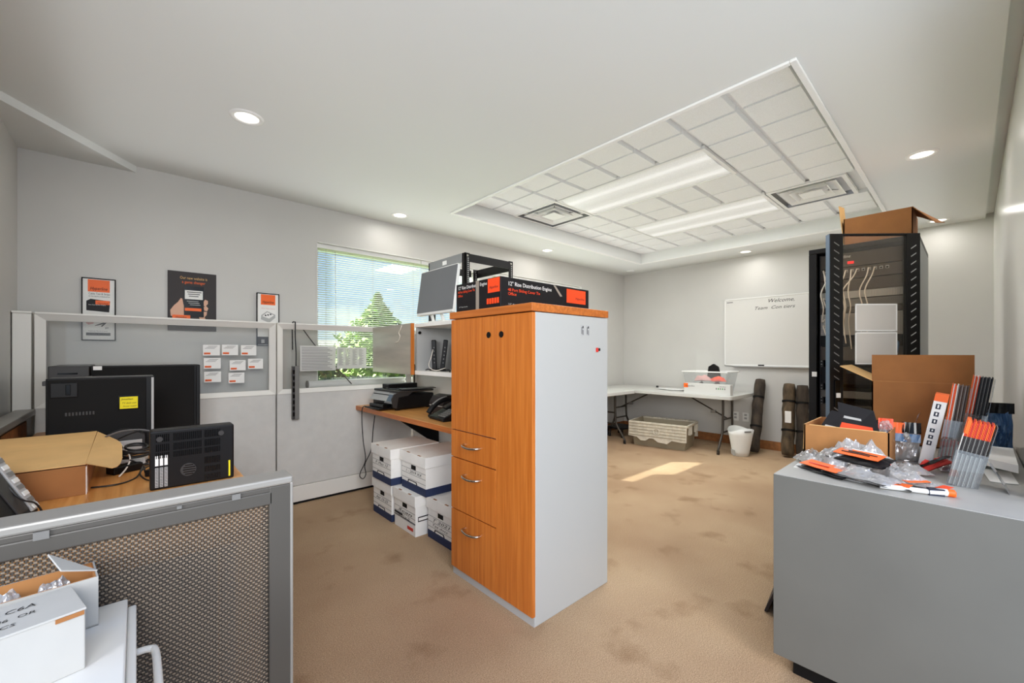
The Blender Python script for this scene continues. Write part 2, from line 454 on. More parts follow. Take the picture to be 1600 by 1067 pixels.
# windows: frame, glass, sill
def window(name, x0, x1, mull):
    y = YW + .11
    e = bpy.data.objects.new(name, None); COL.objects.link(e); e.location = (x0, YW, WZ0); W[e] = Matrix.Translation((x0, YW, WZ0)); struct(e)
    b = B()
    for a in (x0, x1 - .045): b.box(a, y, WZ0, a + .045, y + .06, WZ1, 'white_trim')
    for a in (WZ0, WZ1 - .045): b.box(x0, y, a, x1, y + .06, a + .045, 'white_trim')
    for a in mull: b.box(a - .025, y, WZ0, a + .025, y + .06, WZ1, 'white_trim')
    b.build('window_frame', e, bevel=.004)
    b = B(); b.box(x0 + .04, y + .028, WZ0 + .04, x1 - .04, y + .032, WZ1 - .04, 'glass'); b.build('glass_pane', e)
    b = B()
    b.box(x0, YW - .003, WZ1 - .004, x1, y, WZ1, 'white_trim'); b.box(x0, YW - .003, WZ0, x0 + .004, y, WZ1, 'white_trim'); b.box(x1 - .004, YW - .003, WZ0, x1, y, WZ1, 'white_trim')
    b.build('reveal_lining', e)
    b = B(); b.box(x0 - .1, YW - .09, WZ0 - .03, x1 + .1, YW, WZ0, 'white_trim'); b.box(x0, YW, WZ0 - .03, x1, y, WZ0 + .002, 'white_trim'); b.build('window_sill', e, bevel=.005)
window('window_1', W1[0], W1[1], [])
window('window_2', W2[0], W2[1], [4.1])

def blind(x0, x1, zb, label, tilt=math.radians(-9), wand=True):
    r = thing('window_blind', label, 'blind', (x0, YW + .055, zb), 0, 'venetian blinds in the windows')
    y = YW + .055
    b = B(); b.box(x0, y - .02, WZ1 - .045, x1, y + .02, WZ1 - .005, 'slat'); b.build('headrail', r, bevel=.003)
    b = B(); z = WZ1 - .06; c, s = math.cos(tilt), math.sin(tilt); h = .0125
    while z > zb + .02:
        b.slab((x0, y - h * c, z - h * s), (x1, y - h * c, z - h * s), (x1, y + h * c, z + h * s), (x0, y + h * c, z + h * s), .0006, 'slat')
        z -= .0205
    b.build('slats', r)
    b = B(); b.box(x0, y - .013, zb, x1, y + .013, zb + .014, 'slat'); b.build('bottom_rail', r, bevel=.002)
    for k in (.08, .5, .92):
        x = x0 + (x1 - x0) * k
        b = B()
        for dy in (-.014, .014): b.cyl((x, y + dy, zb + .01), (x, y + dy, WZ1 - .04), .0009, 'light_grey', 5)
        b.build('ladder_cord', r)
    if wand:
        b = B(); b.cyl((x0 + .16, y - .03, WZ1 - .06), (x0 + .165, y - .03, WZ1 - .85), .004, 'poly_thin', 6); b.build('tilt_wand', r)
blind(W1[0] + .012, 2.295, WZ0 + .165, 'white venetian blind over the left window pane with trees behind')
blind(2.303, W1[1] - .012, WZ0 + .26, 'white venetian blind raised a little, behind the rack frame and monitor')
blind(W2[0] + .012, W2[1] - .012, WZ0 + .02, 'white venetian blind in the far window behind the black carton', wand=False)

# outside
b = B(); b.box(-25, YW + .3, -.3, 45, 70, -.2, 'grass'); struct(b.build('ground'))
def leaves(b, cx, cy, prof, n, size, m, seed):
    rnd = random.Random(seed)
    z0, z1 = prof[0][0], prof[-1][0]
    for _ in range(n):
        z = z0 + (z1 - z0) * rnd.random()
        for (za, ra), (zb, rb) in zip(prof, prof[1:]):
            if za <= z <= zb: R_ = ra + (rb - ra) * (z - za) / (zb - za); break
        a = rnd.random() * 2 * PI; r = R_ * math.sqrt(rnd.random()) * (0.8 + 0.35 * rnd.random())
        p = Vector((cx + r * math.cos(a), cy + r * math.sin(a), z))
        u = Vector((rnd.uniform(-1, 1), rnd.uniform(-1, 1), rnd.uniform(-1, 1))).normalized(); v = u.orthogonal().normalized()
        k = size * (0.6 + 0.8 * rnd.random())
        b.add([p - u * k, p + v * k * .5, p + u * k, p - v * k * .5], [(0, 1, 2, 3)], m)
def tree(label, cx, cy, prof, n, size, m, seed, trunk=.12):
    t = thing('tree', label, 'tree', (cx, cy, -.2))
    b = B(); leaves(b, cx, cy, prof, n, size, m, seed); b.build('crown', t)
    b = B(); b.cyl((cx, cy, -.2), (cx, cy, prof[-1][0] - .5), trunk, 'bark', 10, trunk * .3); b.build('trunk', t)
tree('green leafy tree with a pointed top outside the window', 7.2, 16, [(.4, 1.2), (1.4, 1.7), (2.0, 1.5), (2.25, 1.05), (2.5, .95), (2.75, .55), (3.0, .42), (3.3, .18), (3.65, .04)], 3600, .13, 'leaf', 3)
tree('dark low bushy tree outside, left of the pointed tree', 5.0, 22, [(.2, 1.2), (1.2, 1.5), (1.7, 1.0), (2.1, .2)], 2200, .14, 'leaf_dark', 5)
tree('far dark round tree outside, at the left edge of the window', 8.4, 34, [(.2, 1.8), (1.6, 2.2), (2.5, 1.4), (2.9, .3)], 2200, .2, 'leaf_dark', 6)
b = B(); leaves(b, 0, 0, [(0, .5), (.9, .55), (1.25, .3)], 900, .1, 'leaf', 9)
bb = B()
for k in range(9):
    for v_, f_ in ((b.v, b.f),):
        bb.add([(v.x * 1.6 + 4 + k * 1.4, v.y + 19.5, v.z - .2) for v in v_], f_, 'leaf_dark' if k < 4 else 'leaf')
tag(bb.build('hedge'), 'low clipped green hedge outside the window, under the pointed tree', 'hedge')
h = thing('house', 'pale low building far outside beyond the hedge', 'building', (13, 40, -.2))
b = B(); b.box(8.5, 40, -.2, 19, 46, 1.6, 'house_pale'); b.build('wall', h)
b = B(); b.poly([(8, 39.6, 1.6), (19.5, 39.6, 1.6), (19.5, 43, 2.5), (8, 43, 2.5)], .1, 'roof_grey'); b.poly([(8, 43, 2.5), (19.5, 43, 2.5), (19.5, 46.4, 1.6), (8, 46.4, 1.6)], .1, 'roof_grey'); b.build('roof', h)
for k in range(4): b = B(); b.box(9.6 + k * 2.4, 39.95, .4, 10.8 + k * 2.4, 40.02, 1.2, 'dark_grey'); b.build('window', h)

# ceiling fittings
def downlight(x, y, label):
    r = thing('ceiling_light', label, 'light', (x, y, ZC), 0, 'recessed round downlights')
    X = Matrix.Translation((x, y, ZC))
    b = B(); b.lathe([(.058, 0), (.060, -.007), (.080, -.007), (.084, 0)], 'white_trim', 32, X); b.build('trim_ring', r)
    b = B(); b.lathe([(0, -.002), (.0585, -.002)], 'lamp_lens', 32, X); b.build('lens', r)
    area('lamp', r, (0, 0, -.012), .11, 2.0, (1, .97, .92), disk=True)
for x, y, l in ((.461, 2.733, 'recessed round downlight over the left cubicle, nearest the camera'),
                (1.879, 3.681, 'recessed round downlight above the left window'),
                (3.93, 3.663, 'small recessed round downlight beyond the black rack frame, by the window wall'),
                (5.90, 1.969, 'small recessed round downlight above the whiteboard wall'),
                (3.889, .217, 'recessed round downlight on the right, in front of the server rack carton'),
                (5.938, .213, 'recessed round downlight partly hidden by the carton flap on the server rack')):
    downlight(x, y, l)
tag(B().cyl((5.898, 3.672, ZC - .012), (5.898, 3.672, ZC), .06, 'white_plastic', 24).build('sprinkler_cover', bevel=.003), 'small flat round cover plate on the ceiling near the far corner', 'cover')
def troffer(r0, label):
    x0, y0, x1, y1 = r0
    r = thing('fluorescent_light', label, 'light', ((x0 + x1) / 2, (y0 + y1) / 2, ZT), 0, 'fluorescent ceiling panels')
    b = B(); f = .028
    for a in ((x0, y0, x1, y0 + f), (x0, y1 - f, x1, y1), (x0, y0 + f, x0 + f, y1 - f), (x1 - f, y0 + f, x1, y1 - f)):
        b.box(a[0], a[1], ZT - .006, a[2], a[3], ZT + .02, 'white_trim')
    b.build('frame', r, bevel=.003)
    b = B()
    n = 24
    for i in range(n):        # gently bowed prismatic lens
        u0, u1 = i / n, (i + 1) / n
        xa, xb = x0 + f + (x1 - x0 - 2 * f) * u0, x0 + f + (x1 - x0 - 2 * f) * u1
        za, zb = ZT + .004 - .012 * math.sin(PI * u0) - .006 * math.sin(3 * PI * u0) ** 2, ZT + .004 - .012 * math.sin(PI * u1) - .006 * math.sin(3 * PI * u1) ** 2
        b.add([(xa, y0 + f, za), (xb, y0 + f, zb), (xb, y1 - f, zb), (xa, y1 - f, za)], [(0, 3, 2, 1)], 'lens_off')
    b.build('lens', r)
    area('lamp', r, (0, 0, -.03), x1 - x0 - .1, 28, (.97, .985, 1), sy=y1 - y0 - .1)
troffer(lights_r[0], 'long fluorescent ceiling panel nearer the camera, beside the air vent by the windows')
troffer(lights_r[1], 'long fluorescent ceiling panel farther from the camera, beside the vent above the rack')
def vent(r0, label):
    x0, y0, x1, y1 = r0; cx, cy = (x0 + x1) / 2, (y0 + y1) / 2; a, c = (x1 - x0) / 2, (y1 - y0) / 2
    r = thing('air_vent', label, 'air vent', (cx, cy, ZT), 0, 'ceiling air diffusers')
    def ring(b, k0, z0, k1, z1, m): b.frustum(cx, cy, z0, z1, a * k0, c * k0, a * k1, c * k1, m, caps=False)
    b = B(); ring(b, 1, ZT - .004, 1, ZT + .02, 'white_trim'); ring(b, 1, ZT - .004, .9, ZT - .004, 'white_trim'); ring(b, .9, ZT - .004, .84, ZT + .07, 'steel'); b.build('frame', r)
    b = B(); b.box(x0 + .03, y0 + .03, ZT + .075, x1 - .03, y1 - .03, ZT + .08, 'dark_grey'); b.build('duct_plate', r)
    b = B()
    for k, z in ((.74, ZT - .004), (.5, ZT - .008)):
        ring(b, k, z, k * .72, z + .05, 'white_trim'); ring(b, k - .02, z, k * .72 - .02, z + .05, 'white_trim'); ring(b, k, z, k - .02, z, 'white_trim')
    b.build('louvre', r)
    b = B(); b.frustum(cx, cy, ZT - .01, ZT + .02, a * .3, c * .3, a * .16, c * .16, 'white_trim'); b.build('core', r)
    b = B()
    for d in ((1, 1), (1, -1), (-1, 1), (-1, -1)): b.tube([(cx + d[0] * .1, cy + d[1] * .1, ZT + .03), (cx + d[0] * a * .86, cy + d[1] * c * .86, ZT + .045)], .006, 'steel', 6, 1)
    b.build('bracket', r)
vent(vents_r[0], 'square ceiling air vent at the window end of the tiles')
vent(vents_r[1], 'square ceiling air vent above the server rack')
# ------------------------------------------------------------------ cubicle partitions
def glazed_panel(root, x0, x1, y0, y1):
    zb, zt = .935, 1.522
    b = B(); b.box(x0, y0 + .006, .155, x1, y1 - .006, zb, 'panel_fabric'); b.build('fabric_panel', root, bevel=.004)
    b = B(); b.box(x0, y0, .02, x1, y1, .152, 'frame_white'); b.build('base_raceway', root, bevel=.004)
    b = B(); f = .045; i = .022
    def rail(a, c, d, e):   # bevelled picture-frame member: outer edge a-c, inner edge d-e, through the panel
        for ya, yb in ((y0, y0 + i), (y1, y1 - i)):
            b.add([(a[0], ya, a[1]), (c[0], ya, c[1]), (e[0], yb, e[1]), (d[0], yb, d[1])], [(0, 1, 2, 3)], 'frame_white')
        b.add([(d[0], y0 + i, d[1]), (e[0], y0 + i, e[1]), (e[0], y1 - i, e[1]), (d[0], y1 - i, d[1])], [(0, 1, 2, 3)], 'frame_white')
        b.add([(a[0], y0, a[1]), (c[0], y0, c[1]), (c[0], y1, c[1]), (a[0], y1, a[1])], [(0, 1, 2, 3)], 'frame_white')
    O = [(x0, zb), (x1, zb), (x1, zt - .012), (x0, zt - .012)]; I = [(x0 + f, zb + f * .8), (x1 - f, zb + f * .8), (x1 - f, zt - .05), (x0 + f, zt - .05)]
    for k in range(4): rail(O[k], O[(k + 1) % 4], I[k], I[(k + 1) % 4])
    b.build('glass_frame', root)
    b = B(); b.box(x0, y0 - .003, zt - .012, x1, y1 + .003, zt, 'frame_white'); b.build('top_cap', root, bevel=.003)
    b = B(); b.box(x0 + f - .005, (y0 + y1) / 2 - .003, zb + f * .8 - .005, x1 - f + .005, (y0 + y1) / 2 + .003, zt - .046, 'panel_glass'); b.build('glass_pane', root)
def fp(name, label, x0, x1):
    r = thing(name, label, 'cubicle partition', ((x0 + x1) / 2, 3.83, 0), 0, 'glazed partitions along the window wall')
    glazed_panel(r, x0, x1, 3.8, 3.865)
    b = B(); b.box(x0 + .02, 3.81, 0, x1 - .02, 3.855, .03, 'black_matt'); b.build('plinth', r)
fp('glazed_partition', 'grey fabric partition with glass top, holding rows of business cards', -.458, .843)
fp('glazed_partition', 'grey fabric partition with glass top under the left window, power bar hung on it', .853, 2.065)
r = thing('partition_post', 'tall pale end post of the glazed partition beside the left wall', 'post', (-.505, 3.83, 0))
b = B(); b.box(-.545, 3.79, 0, -.47, 3.87, 1.51, 'frame_white'); b.build('post', r, bevel=.004)
b = B(); b.box(-.548, 3.786, 1.51, -.467, 3.874, 1.523, 'frame_white'); b.build('top_cap', r, bevel=.003)
# side wing along the left wall
r = thing('low_partition', 'low grey partition wing along the left wall, seen behind the cardboard box', 'cubicle partition', (-.5, 2.665, 0))
b = B(); b.box(-.535, 1.35, .9, -.452, 3.785, .935, 'frame_grey'); b.build('top_rail', r, bevel=.005)
b = B(); b.box(-.52, 1.35, .02, -.467, 3.785, .9, 'frame_dark'); b.build('panel', r)
b = B(); b.box(-.466, 3.0, .80, -.463, 3.6, .885, 'base_brown'); b.build('trim_strip', r)
# back partition behind the printer desk
r = thing('glazed_partition', 'glazed partition behind the printer desk, under the open bin', 'cubicle partition', (2.1, 2.6, 0))
b = B(); b.box(2.085, 2.035, .02, 2.125, 3.8, .80, 'panel_fabric'); b.build('fabric_panel', r)
b = B(); b.box(2.075, 2.035, .80, 2.135, 3.8, .835, 'frame_white'); b.box(2.075, 2.035, 1.46, 2.135, 3.8, 1.5, 'frame_white'); b.box(2.075, 3.755, .80, 2.135, 3.8, 1.5, 'frame_white'); b.build('glass_frame', r, bevel=.004)
b = B(); b.box(2.1, 2.035, .83, 2.106, 3.76, 1.465, 'tracing'); b.build('frosted_pane', r)
b = B(); b.box(2.068, 3.742, .8, 2.074, 3.758, 1.16, 'black_matt'); b.build('slot_strip', r)

# near partition with woven mesh
X0, X1, Y0, Y1, Z1 = -.53, .319, 1.245, 1.332, .935
r = thing('mesh_partition', 'low grey metal partition with woven mesh screen in the foreground', 'cubicle partition', ((X0 + X1) / 2, 1.29, 0))
b = B()
b.box(X0, Y0, .915, X1, Y1, Z1, 'frame_grey'); b.build('top_rail', r, bevel=.005)
b = B()
b.box(X0, Y0 + .004, .9, X1 - .004, Y1 - .004, .915, 'frame_dark'); b.box(X0, Y0 + .002, .868, X1 - .05, Y1 - .002, .902, 'frame_dark')
b.box(X1 - .058, Y0 + .002, .05, X1 - .006, Y1 - .002, .915, 'frame_dark'); b.box(X0, Y0 + .002, .05, X1 - .05, Y1 - .002, .11, 'frame_dark')
b.build('frame', r, bevel=.003)
b = B(); b.box(X1 - .008, Y0, .0, X1, Y1, .918, 'frame_grey'); b.build('end_cap', r, bevel=.003)
b = B(); pz = .0062; px_ = .0060
ym = 1.262
zz = .11; k = 0
while zz < .868:
    b.box(X0, ym - .0006, zz, X1 - .055, ym + .0006, zz + .0034, 'weave_dark')
    xx = X0 + (px_ if k % 2 else 0)
    while xx < X1 - .062:
        b.box(xx - .0012, ym - .0024, zz - .0001, xx + .0042, ym - .0004, zz + .0036, 'weave_light'); xx += 2 * px_
    zz += pz; k += 1
xx = X0
while xx < X1 - .058:
    b.box(xx, ym - .0016, .11, xx + .0028, ym - .0006, .87, 'weave_dark'); xx += px_
b.build('mesh_screen', r)
for x0, x1, z0, z1 in ((-.152, -.130, .898, .914), (.178, .196, .900, .914), (-.53 + .6, .079, .905, .912)):
    b = B(); b.box(x0, Y0 - .0012, z0, x1, Y0 + .004, z1, 'mid_grey'); b.build('clip', r)
# desk in the left cubicle
r = thing('desk', 'oak topped cubicle desk behind the mesh partition, covered in computer gear', 'desk', (-.07, 2.5, 0))
b = B(); b.box(-.45, 1.345, .752, .312, 3.79, .79, 'desk_wood_y'); b.build('desktop', r, bevel=.004)
for yy in (1.62, 3.5):
    b = B(); b.box(.2, yy - .02, 0, .24, yy + .02, .752, 'frame_grey'); b.box(-.3, yy - .02, 0, .26, yy + .02, .03, 'frame_grey'); b.box(-.3, yy - .02, .72, .26, yy + .02, .752, 'frame_grey'); b.build('leg', r, bevel=.004)
b = B(); b.box(-.44, 1.36, .25, .16, 1.375, .752, 'mid_grey'); b.build('modesty_panel', r)

# ------------------------------------------------------------------ computers and gear on that desk
Xl = Matrix
def tower_side(name, label, x0, x1, y0, y1, z1, rz=0, extra=None):
    r = thing(name, label, 'computer', ((x0 + x1) / 2, (y0 + y1) / 2, .79), rz)
    b = B(); b.box(x0, y0 + .006, .80, x1, y1, z1, 'black_plastic'); b.build('case', r, bevel=.004)
    b = B(); b.box(x0 + .006, y0, .805, x1 - .03, y0 + .008, z1 - .006, 'black_matt'); b.build('side_panel', r, bevel=.003)
    for fx in (x0 + .03, x1 - .05):
        for fy in (y0 + .03, y1 - .05):
            b = B(); b.box(fx, fy, .79, fx + .025, fy + .025, .801, 'black_plastic'); b.build('foot', r)
    return r
r = tower_side('computer_tower', 'large black computer tower seen side on, against the glass partition', -.185, .302, 3.3, 3.49, 1.198)
b = B(); b.box(-.18, 3.29, 1.176, -.145, 3.302, 1.197, 'paper'); b.build('sticker', r)
b = B(); b.box(.28, 3.292, .82, .300, 3.3, 1.19, 'black_plastic'); b.build('front_bezel', r, bevel=.003)
r = thing('computer_tower', 'black computer tower facing the camera, left of the large side on tower', 'computer', (-.27, 3.42, .79))
b = B(); b.box(-.35, 3.3, .80, -.195, 3.74, 1.2, 'black_plastic'); b.build('case', r, bevel=.005)
b = B(); b.box(-.35, 3.292, .80, -.195, 3.302, 1.2, 'dark_grey'); b.build('front_bezel', r, bevel=.004)
b = B(); b.box(-.315, 3.288, 1.155, -.24, 3.293, 1.163, 'black_gloss'); b.build('disc_slot', r)
for fx in (-.345, -.225):
    b = B(); b.box(fx, 3.32, .79, fx + .025, 3.7, .801, 'black_plastic'); b.build('foot', r)
r = tower_side('computer_tower', 'smaller black computer tower with a yellow note stuck on its side', -.30, .066, 2.75, 2.93, 1.156)
b = B(); b.box(-.285, 2.744, 1.07, -.2, 2.751, 1.135, 'black_plastic'); b.box(-.238, 2.741, 1.08, -.222, 2.745, 1.128, 'black_gloss'); b.build('latch', r, bevel=.002)
b = B()
for k in range(9): b.box(-.24 + k * .011, 2.7485, .985, -.234 + k * .011, 2.7505, 1.0, 'dark_grey')
b.build('vent_slots', r)
b = B(); b.box(-.31, 2.755, 1.125, -.298, 2.80, 1.145, 'dark_grey'); b.build('lock_tab', r, bevel=.002)
b = B(); b.box(.055, 2.742, .80, .064, 2.75, 1.15, 'light_grey'); b.build('edge_strip', r)
n = thing('sticky_note', 'yellow sticky note with pen writing on the smaller black tower', 'note', (-.028, 2.748, 1.0))
b = B(); b.box(-.066, 2.7485, .997, .011, 2.7495, 1.066, 'black_gloss'); b.build('tape_backing', n)
b = B(); b.box(-.060, 2.7475, 1.002, .005, 2.7485, 1.059, 'yellow'); b.build('note_sheet', n)
b = B()
X = basis((-.055, 2.7473, 1.044), (1, 0, 0), (0, 0, 1)); glyphs(b, 'Jonathan', .012, X, 'ink', shear=.3)
X = basis((-.053, 2.7473, 1.026), (1, 0, 0), (0, 0, 1)); glyphs(b, 'TV dads unit', .010, X, 'ink', shear=.3)
X = basis((-.049, 2.7473, 1.011), (1, 0, 0), (0, 0, 1)); glyphs(b, 'Power supply', .009, X, 'ink', shear=.3)
b.build('handwriting', n)
# the slotted router box
r = thing('router', 'black slotted router box standing upright beside the mesh partition', 'router', (.157, 1.95, .79))
b = B(); b.box(.034, 1.912, .79, .28, 1.985, .997, 'black_plastic'); b.build('case', r, bevel=.006)
b = B()
import itertools
for (ca, cb) in ((.05, .088), (.098, .178), (.188, .235)):
    for (ra, rb) in ((.958, .985), (.925, .95), (.90, .92), (.86, .885), (.83, .85), (.80, .82)):
        if ca > .09 and cb < .18 and .805 < (ra + rb) / 2 < .885: continue
        if ca < .06 and ra < .9: continue
        x = ca
        while x < cb: b.box(x, 1.9095, ra, x + .0028, 1.9125, rb, 'black_gloss'); x += .0055
b.build('vent_slots', r)
for x in (.06, .238):
    b = B(); b.cyl((x, 1.906, .968), (x, 1.913, .968), .009, 'dark_grey', 20); b.build('rubber_foot', r)
b = B(); b.cyl((.140, 1.9085, .848), (.140, 1.9125, .848), .023, 'dark_grey', 28)
for k in range(5):
    z = .832 + k * .008; w = math.sqrt(max(.0001, .021 ** 2 - (z - .848) ** 2)); b.box(.140 - w * .75, 1.9075, z - .0016, .140 + w, 1.9087, z + .0016, 'black_gloss')
b.build('globe_emblem', r)
for i in range(3):
    b = B(); b.box(.048 + i * .0125, 1.9095, .875, .057 + i * .0125, 1.9118, .91, 'paper'); b.box(.048 + i * .0125, 1.9095, .80, .057 + i * .0125, 1.9118, .868, 'light_grey')
    for q in range(12):
        zz = .803 + q * .0055; b.box(.049 + i * .0125, 1.9092, zz, .056 + i * .0125, 1.9098, zz + .0022, 'ink')
    b.build('label_strip', r)
b = B(); b.box(.262, 1.909, .80, .267, 1.913, .86, 'yellow'); b.build('port_strip', r)
# open cardboard mailer
r = thing('cardboard_box', 'flat brown cardboard box with its lid flap sticking out, on the cubicle desk', 'box', (-.28, 2.25, .79))
fx0, fx1, fy0, fy1 = -.445, -.128, 2.02, 2.50
b = B(); b.box(fx0, fy0, .79, fx1, fy1, .888, 'cardboard_dark'); b.build('body', r, bevel=.002)
b = B(); b.slab((fx0, fy0 - .002, .892), (fx1, fy0 - .002, .892), (fx1 - .004, fy1 + .15, .915), (fx0, fy1 + .15, .915), .004, 'cardboard_light'); b.build('lid', r)
b = B(); b.box(fx1, fy0 + .002, .79, fx1 + .002, fy0 + .05, .885, 'box_white'); b.build('side_wall', r)
b = B()
pts = [(fx1, fy0, .8935), (-.076, 1.925, .892), (-.060, 1.897, .891), (-.048, 1.91, .891), (-.041, 1.95, .891), (-.038, 2.045, .891), (-.043, 2.30, .893), (-.049, 2.38, .895), (-.062, 2.45, .897), (fx1 - .002, fy1 + .14, .915)]
b.poly(pts, .003, 'cardboard_light'); b.build('flap', r)
# desk phone lying on its side
r = thing('desk_phone', 'black and silver desk phone tilted on end at the left edge of the desk', 'phone', (-.33, 1.72, .79))
A0, A1 = Vector((-.212, 1.85, .806)), Vector((-.325, 1.84, 1.05))
dz = (A1 - A0); back = Vector((-.07, .0, -.062))
b = B(); w = Vector((-.06, -.28, 0))
b.slab(A0, A0 + w, A1 + w, A1, .035, 'black_plastic'); b.build('body', r, bevel=.006)
nrm = (w).cross(dz).normalized()
fr = basis(A0 + nrm * -.0, (w).normalized(), dz.normalized())
b = B(); X = fr; L = dz.length
b.box(.0, .01, -.006, .04, L - .01, .004, 'light_grey', X); b.box(.045, .02, -.004, .1, L - .02, .004, 'dark_grey', X); b.build('faceplate', r, bevel=.002)
b = B()
for i in range(9): b.box(.006, .015 + i * .022, -.009, .032, .028 + i * .022, -.004, 'white_plastic' if i % 2 == 0 else 'mid_grey', X); b.box(.006, .015 + i * .022, .003, .032, .028 + i * .022, .007, 'white_plastic' if i % 3 else 'mid_grey', X)
b.build('button', r)
b = B(); b.tube([A0 + Vector((-.05, -.03, .0)), A0 + Vector((-.1, -.05, .07)), A0 + Vector((-.14, -.08, .1)), A1 + Vector((-.02, -.12, -.02))], .016, 'light_grey', 10); b.build('handset', r)
b = B(); b.tube([A1 + Vector((.01, -.01, -.05)), (-.25, 1.785, .875), (-.215, 1.8, .84), (-.205, 1.82, .80), (-.24, 1.87, .795)], .0025, 'cable_black', 6); b.build('cord', r)
# router and adapters heap behind the box
r = thing('network_switch', 'grey and black curved modem in the cable heap behind the cardboard box', 'modem', (-.05, 2.70, .79))
b = B()
for k in range(10):
    a0, a1 = k / 10, (k + 1) / 10
    zt = lambda a: .86 + .05 * math.sin(PI * (.1 + .8 * a))
    b.add([(-.12 + .15 * a0, 2.665, .80), (-.12 + .15 * a1, 2.665, .80), (-.12 + .15 * a1, 2.665, zt(a1)), (-.12 + .15 * a0, 2.665, zt(a0)),
           (-.12 + .15 * a0, 2.735, .80), (-.12 + .15 * a1, 2.735, .80), (-.12 + .15 * a1, 2.735, zt(a1)), (-.12 + .15 * a0, 2.735, zt(a0))],
          [(0, 1, 2, 3), (5, 4, 7, 6), (3, 2, 6, 7), (0, 4, 5, 1)] + ([(0, 3, 7, 4)] if k == 0 else []) + ([(1, 5, 6, 2)] if k == 9 else []), 'dark_grey')
b.build('case', r)
b = B(); b.box(-.11, 2.659, .815, .02, 2.667, .86, 'light_grey'); b.build('front_strip', r, bevel=.002)
b = B(); b.box(-.11, 2.67, .79, -.09, 2.73, .801, 'black_plastic'); b.box(.0, 2.67, .79, .02, 2.73, .801, 'black_plastic'); b.build('foot', r)
def brick(x, y, z, rz, sx, sy, sz, m, label, cord):
    r = thing('power_adapter', label, 'adapter', (x, y, z), rz)
    b = B(); b.box(-sx, -sy, 0, sx, sy, sz, m); b.build('case', r, bevel=.004, local=True)
    b = B(); b.tube([(sx, 0, sz / 2)] + cord, .0028, 'cable_black', 6); b.build('cord', r, local=True)
brick(-.035, 2.30, .79, .5, .05, .026, .03, 'black_plastic', 'black power adapter brick just right of the cardboard flap', [(.09, .02, .012), (.12, .09, .006), (.09, .16, .004)])
brick(-.02, 2.44, .79, -.2, .055, .03, .028, 'white_plastic', 'white power adapter in the cable heap on the desk', [(.09, -.02, .02), (.14, .02, .05), (.10, .09, .07)])
brick(.05, 2.16, .79, 1.1, .022, .02, .026, 'black_plastic', 'small black plug lying by the left foot of the slotted router', [(.05, .01, .03), (.06, -.05, .012), (.0, -.09, .004)])
rc = random.Random(5)
r = thing('cable_heap', 'black tangle of coiled cables on the cubicle desk, right of the cardboard flap', 'cables', (.0, 2.38, .79))
for q in range(7):
    b = B(); cx_, cy_, ra = rc.uniform(-.05, .03), rc.uniform(2.36, 2.52), rc.uniform(.035, .07); tl = rc.uniform(-.5, .5)
    b.tube([(cx_ + ra * math.cos(a * PI / 6), cy_ + ra * 1.2 * math.sin(a * PI / 6), .80 + .011 * q + .02 * (1 + math.sin(a * PI / 6 + q)) * abs(tl)) for a in range(13)], .0042, ('cable_black', 'cable_black', 'dark_grey')[q % 3], 8, 3)
    b.build('loop', r)
def cable(name, label, pts, rad, m, cat='cable', group=None):
    return tag(B().tube(pts, rad, m, 8).build(name), label, cat, group)
cable('cable', 'grey looped cable standing up from the desk beside the slotted router', [(-.10, 2.50, .91), (-.04, 2.46, .935), (.04, 2.42, .93), (.088, 2.38, .88), (.085, 2.36, .83), (.05, 2.36, .80), (.0, 2.38, .795)], .0035, 'cable_grey')
cable('cable', 'thin black cable arching over the adapters', [(-.06, 2.46, .90), (.0, 2.42, .93), (.055, 2.40, .92), (.065, 2.38, .86), (.04, 2.33, .80), (-.02, 2.30, .835)], .0028, 'cable_black')
cable('cable', 'black cable trailing over the desk in front of the flap', [(-.12, 2.09, .794), (-.05, 2.08, .794), (.0, 2.15, .794), (.02, 2.22, .82), (.03, 2.18, .794), (.07, 2.22, .794), (.1, 2.2, .80)], .003, 'cable_black')
cable('cable', 'black cable curling beside the slotted router', [(.1, 2.23, .8), (.04, 2.2, .82), (.01, 2.14, .81), (.03, 2.07, .795), (.07, 2.04, .795), (.09, 2.01, .80)], .0028, 'cable_black')
cable('cable', 'white cable over the black heap on the cubicle desk', [(-.06, 2.52, .88), (-.04, 2.42, .87), (-.02, 2.32, .84), (-.03, 2.27, .81), (-.05, 2.2, .795)], .003, 'cable_white')

# ------------------------------------------------------------------ things on and behind the partitions
card_pos = [(.365, 1.254, 'leftmost card in the top row'), (.481, 1.256, 'middle card in the top row'), (.604, 1.254, 'rightmost card in the top row'),
            (.370, 1.155, 'leftmost card in the middle row'), (.531, 1.137, 'middle card in the middle row'), (.651, 1.147, 'rightmost card in the middle row'),
            (.372, 1.053, 'left card in the bottom row'), (.523, 1.040, 'right card in the bottom row')]
for i, (x, z, l) in enumerate(card_pos):
    loc = (x + .052, 3.819, z)
    if i == 0:
        r = thing('business_card', '', 'card', loc, 0, 'business cards taped to the partition glass')
        b = B(); b.box(-.052, 0, 0, .052, .001, .08, 'paper'); b.build('card', r, local=True)
        b = B(); b.box(-.046, -.0006, .008, -.006, .0002, .022, 'orange'); X = basis((-.044, -.0007, .011), (1, 0, 0), (0, 0, 1)); glyphs(b, 'Hyperline', .01, X, 'ink', shear=.2, width=.034); b.build('logo_strip', r, local=True)
        b = B()
        for q in range(3): b.box(-.04 + .01 * q, -.0006, .052 + q * .008, .02 + .008 * q, .0002, .0545 + q * .008, 'ink_grey')
        b.build('print', r, local=True); c0 = r
    else: r = dup(c0, loc)
    r['label'] = 'white business card with orange logo on the glass, ' + l
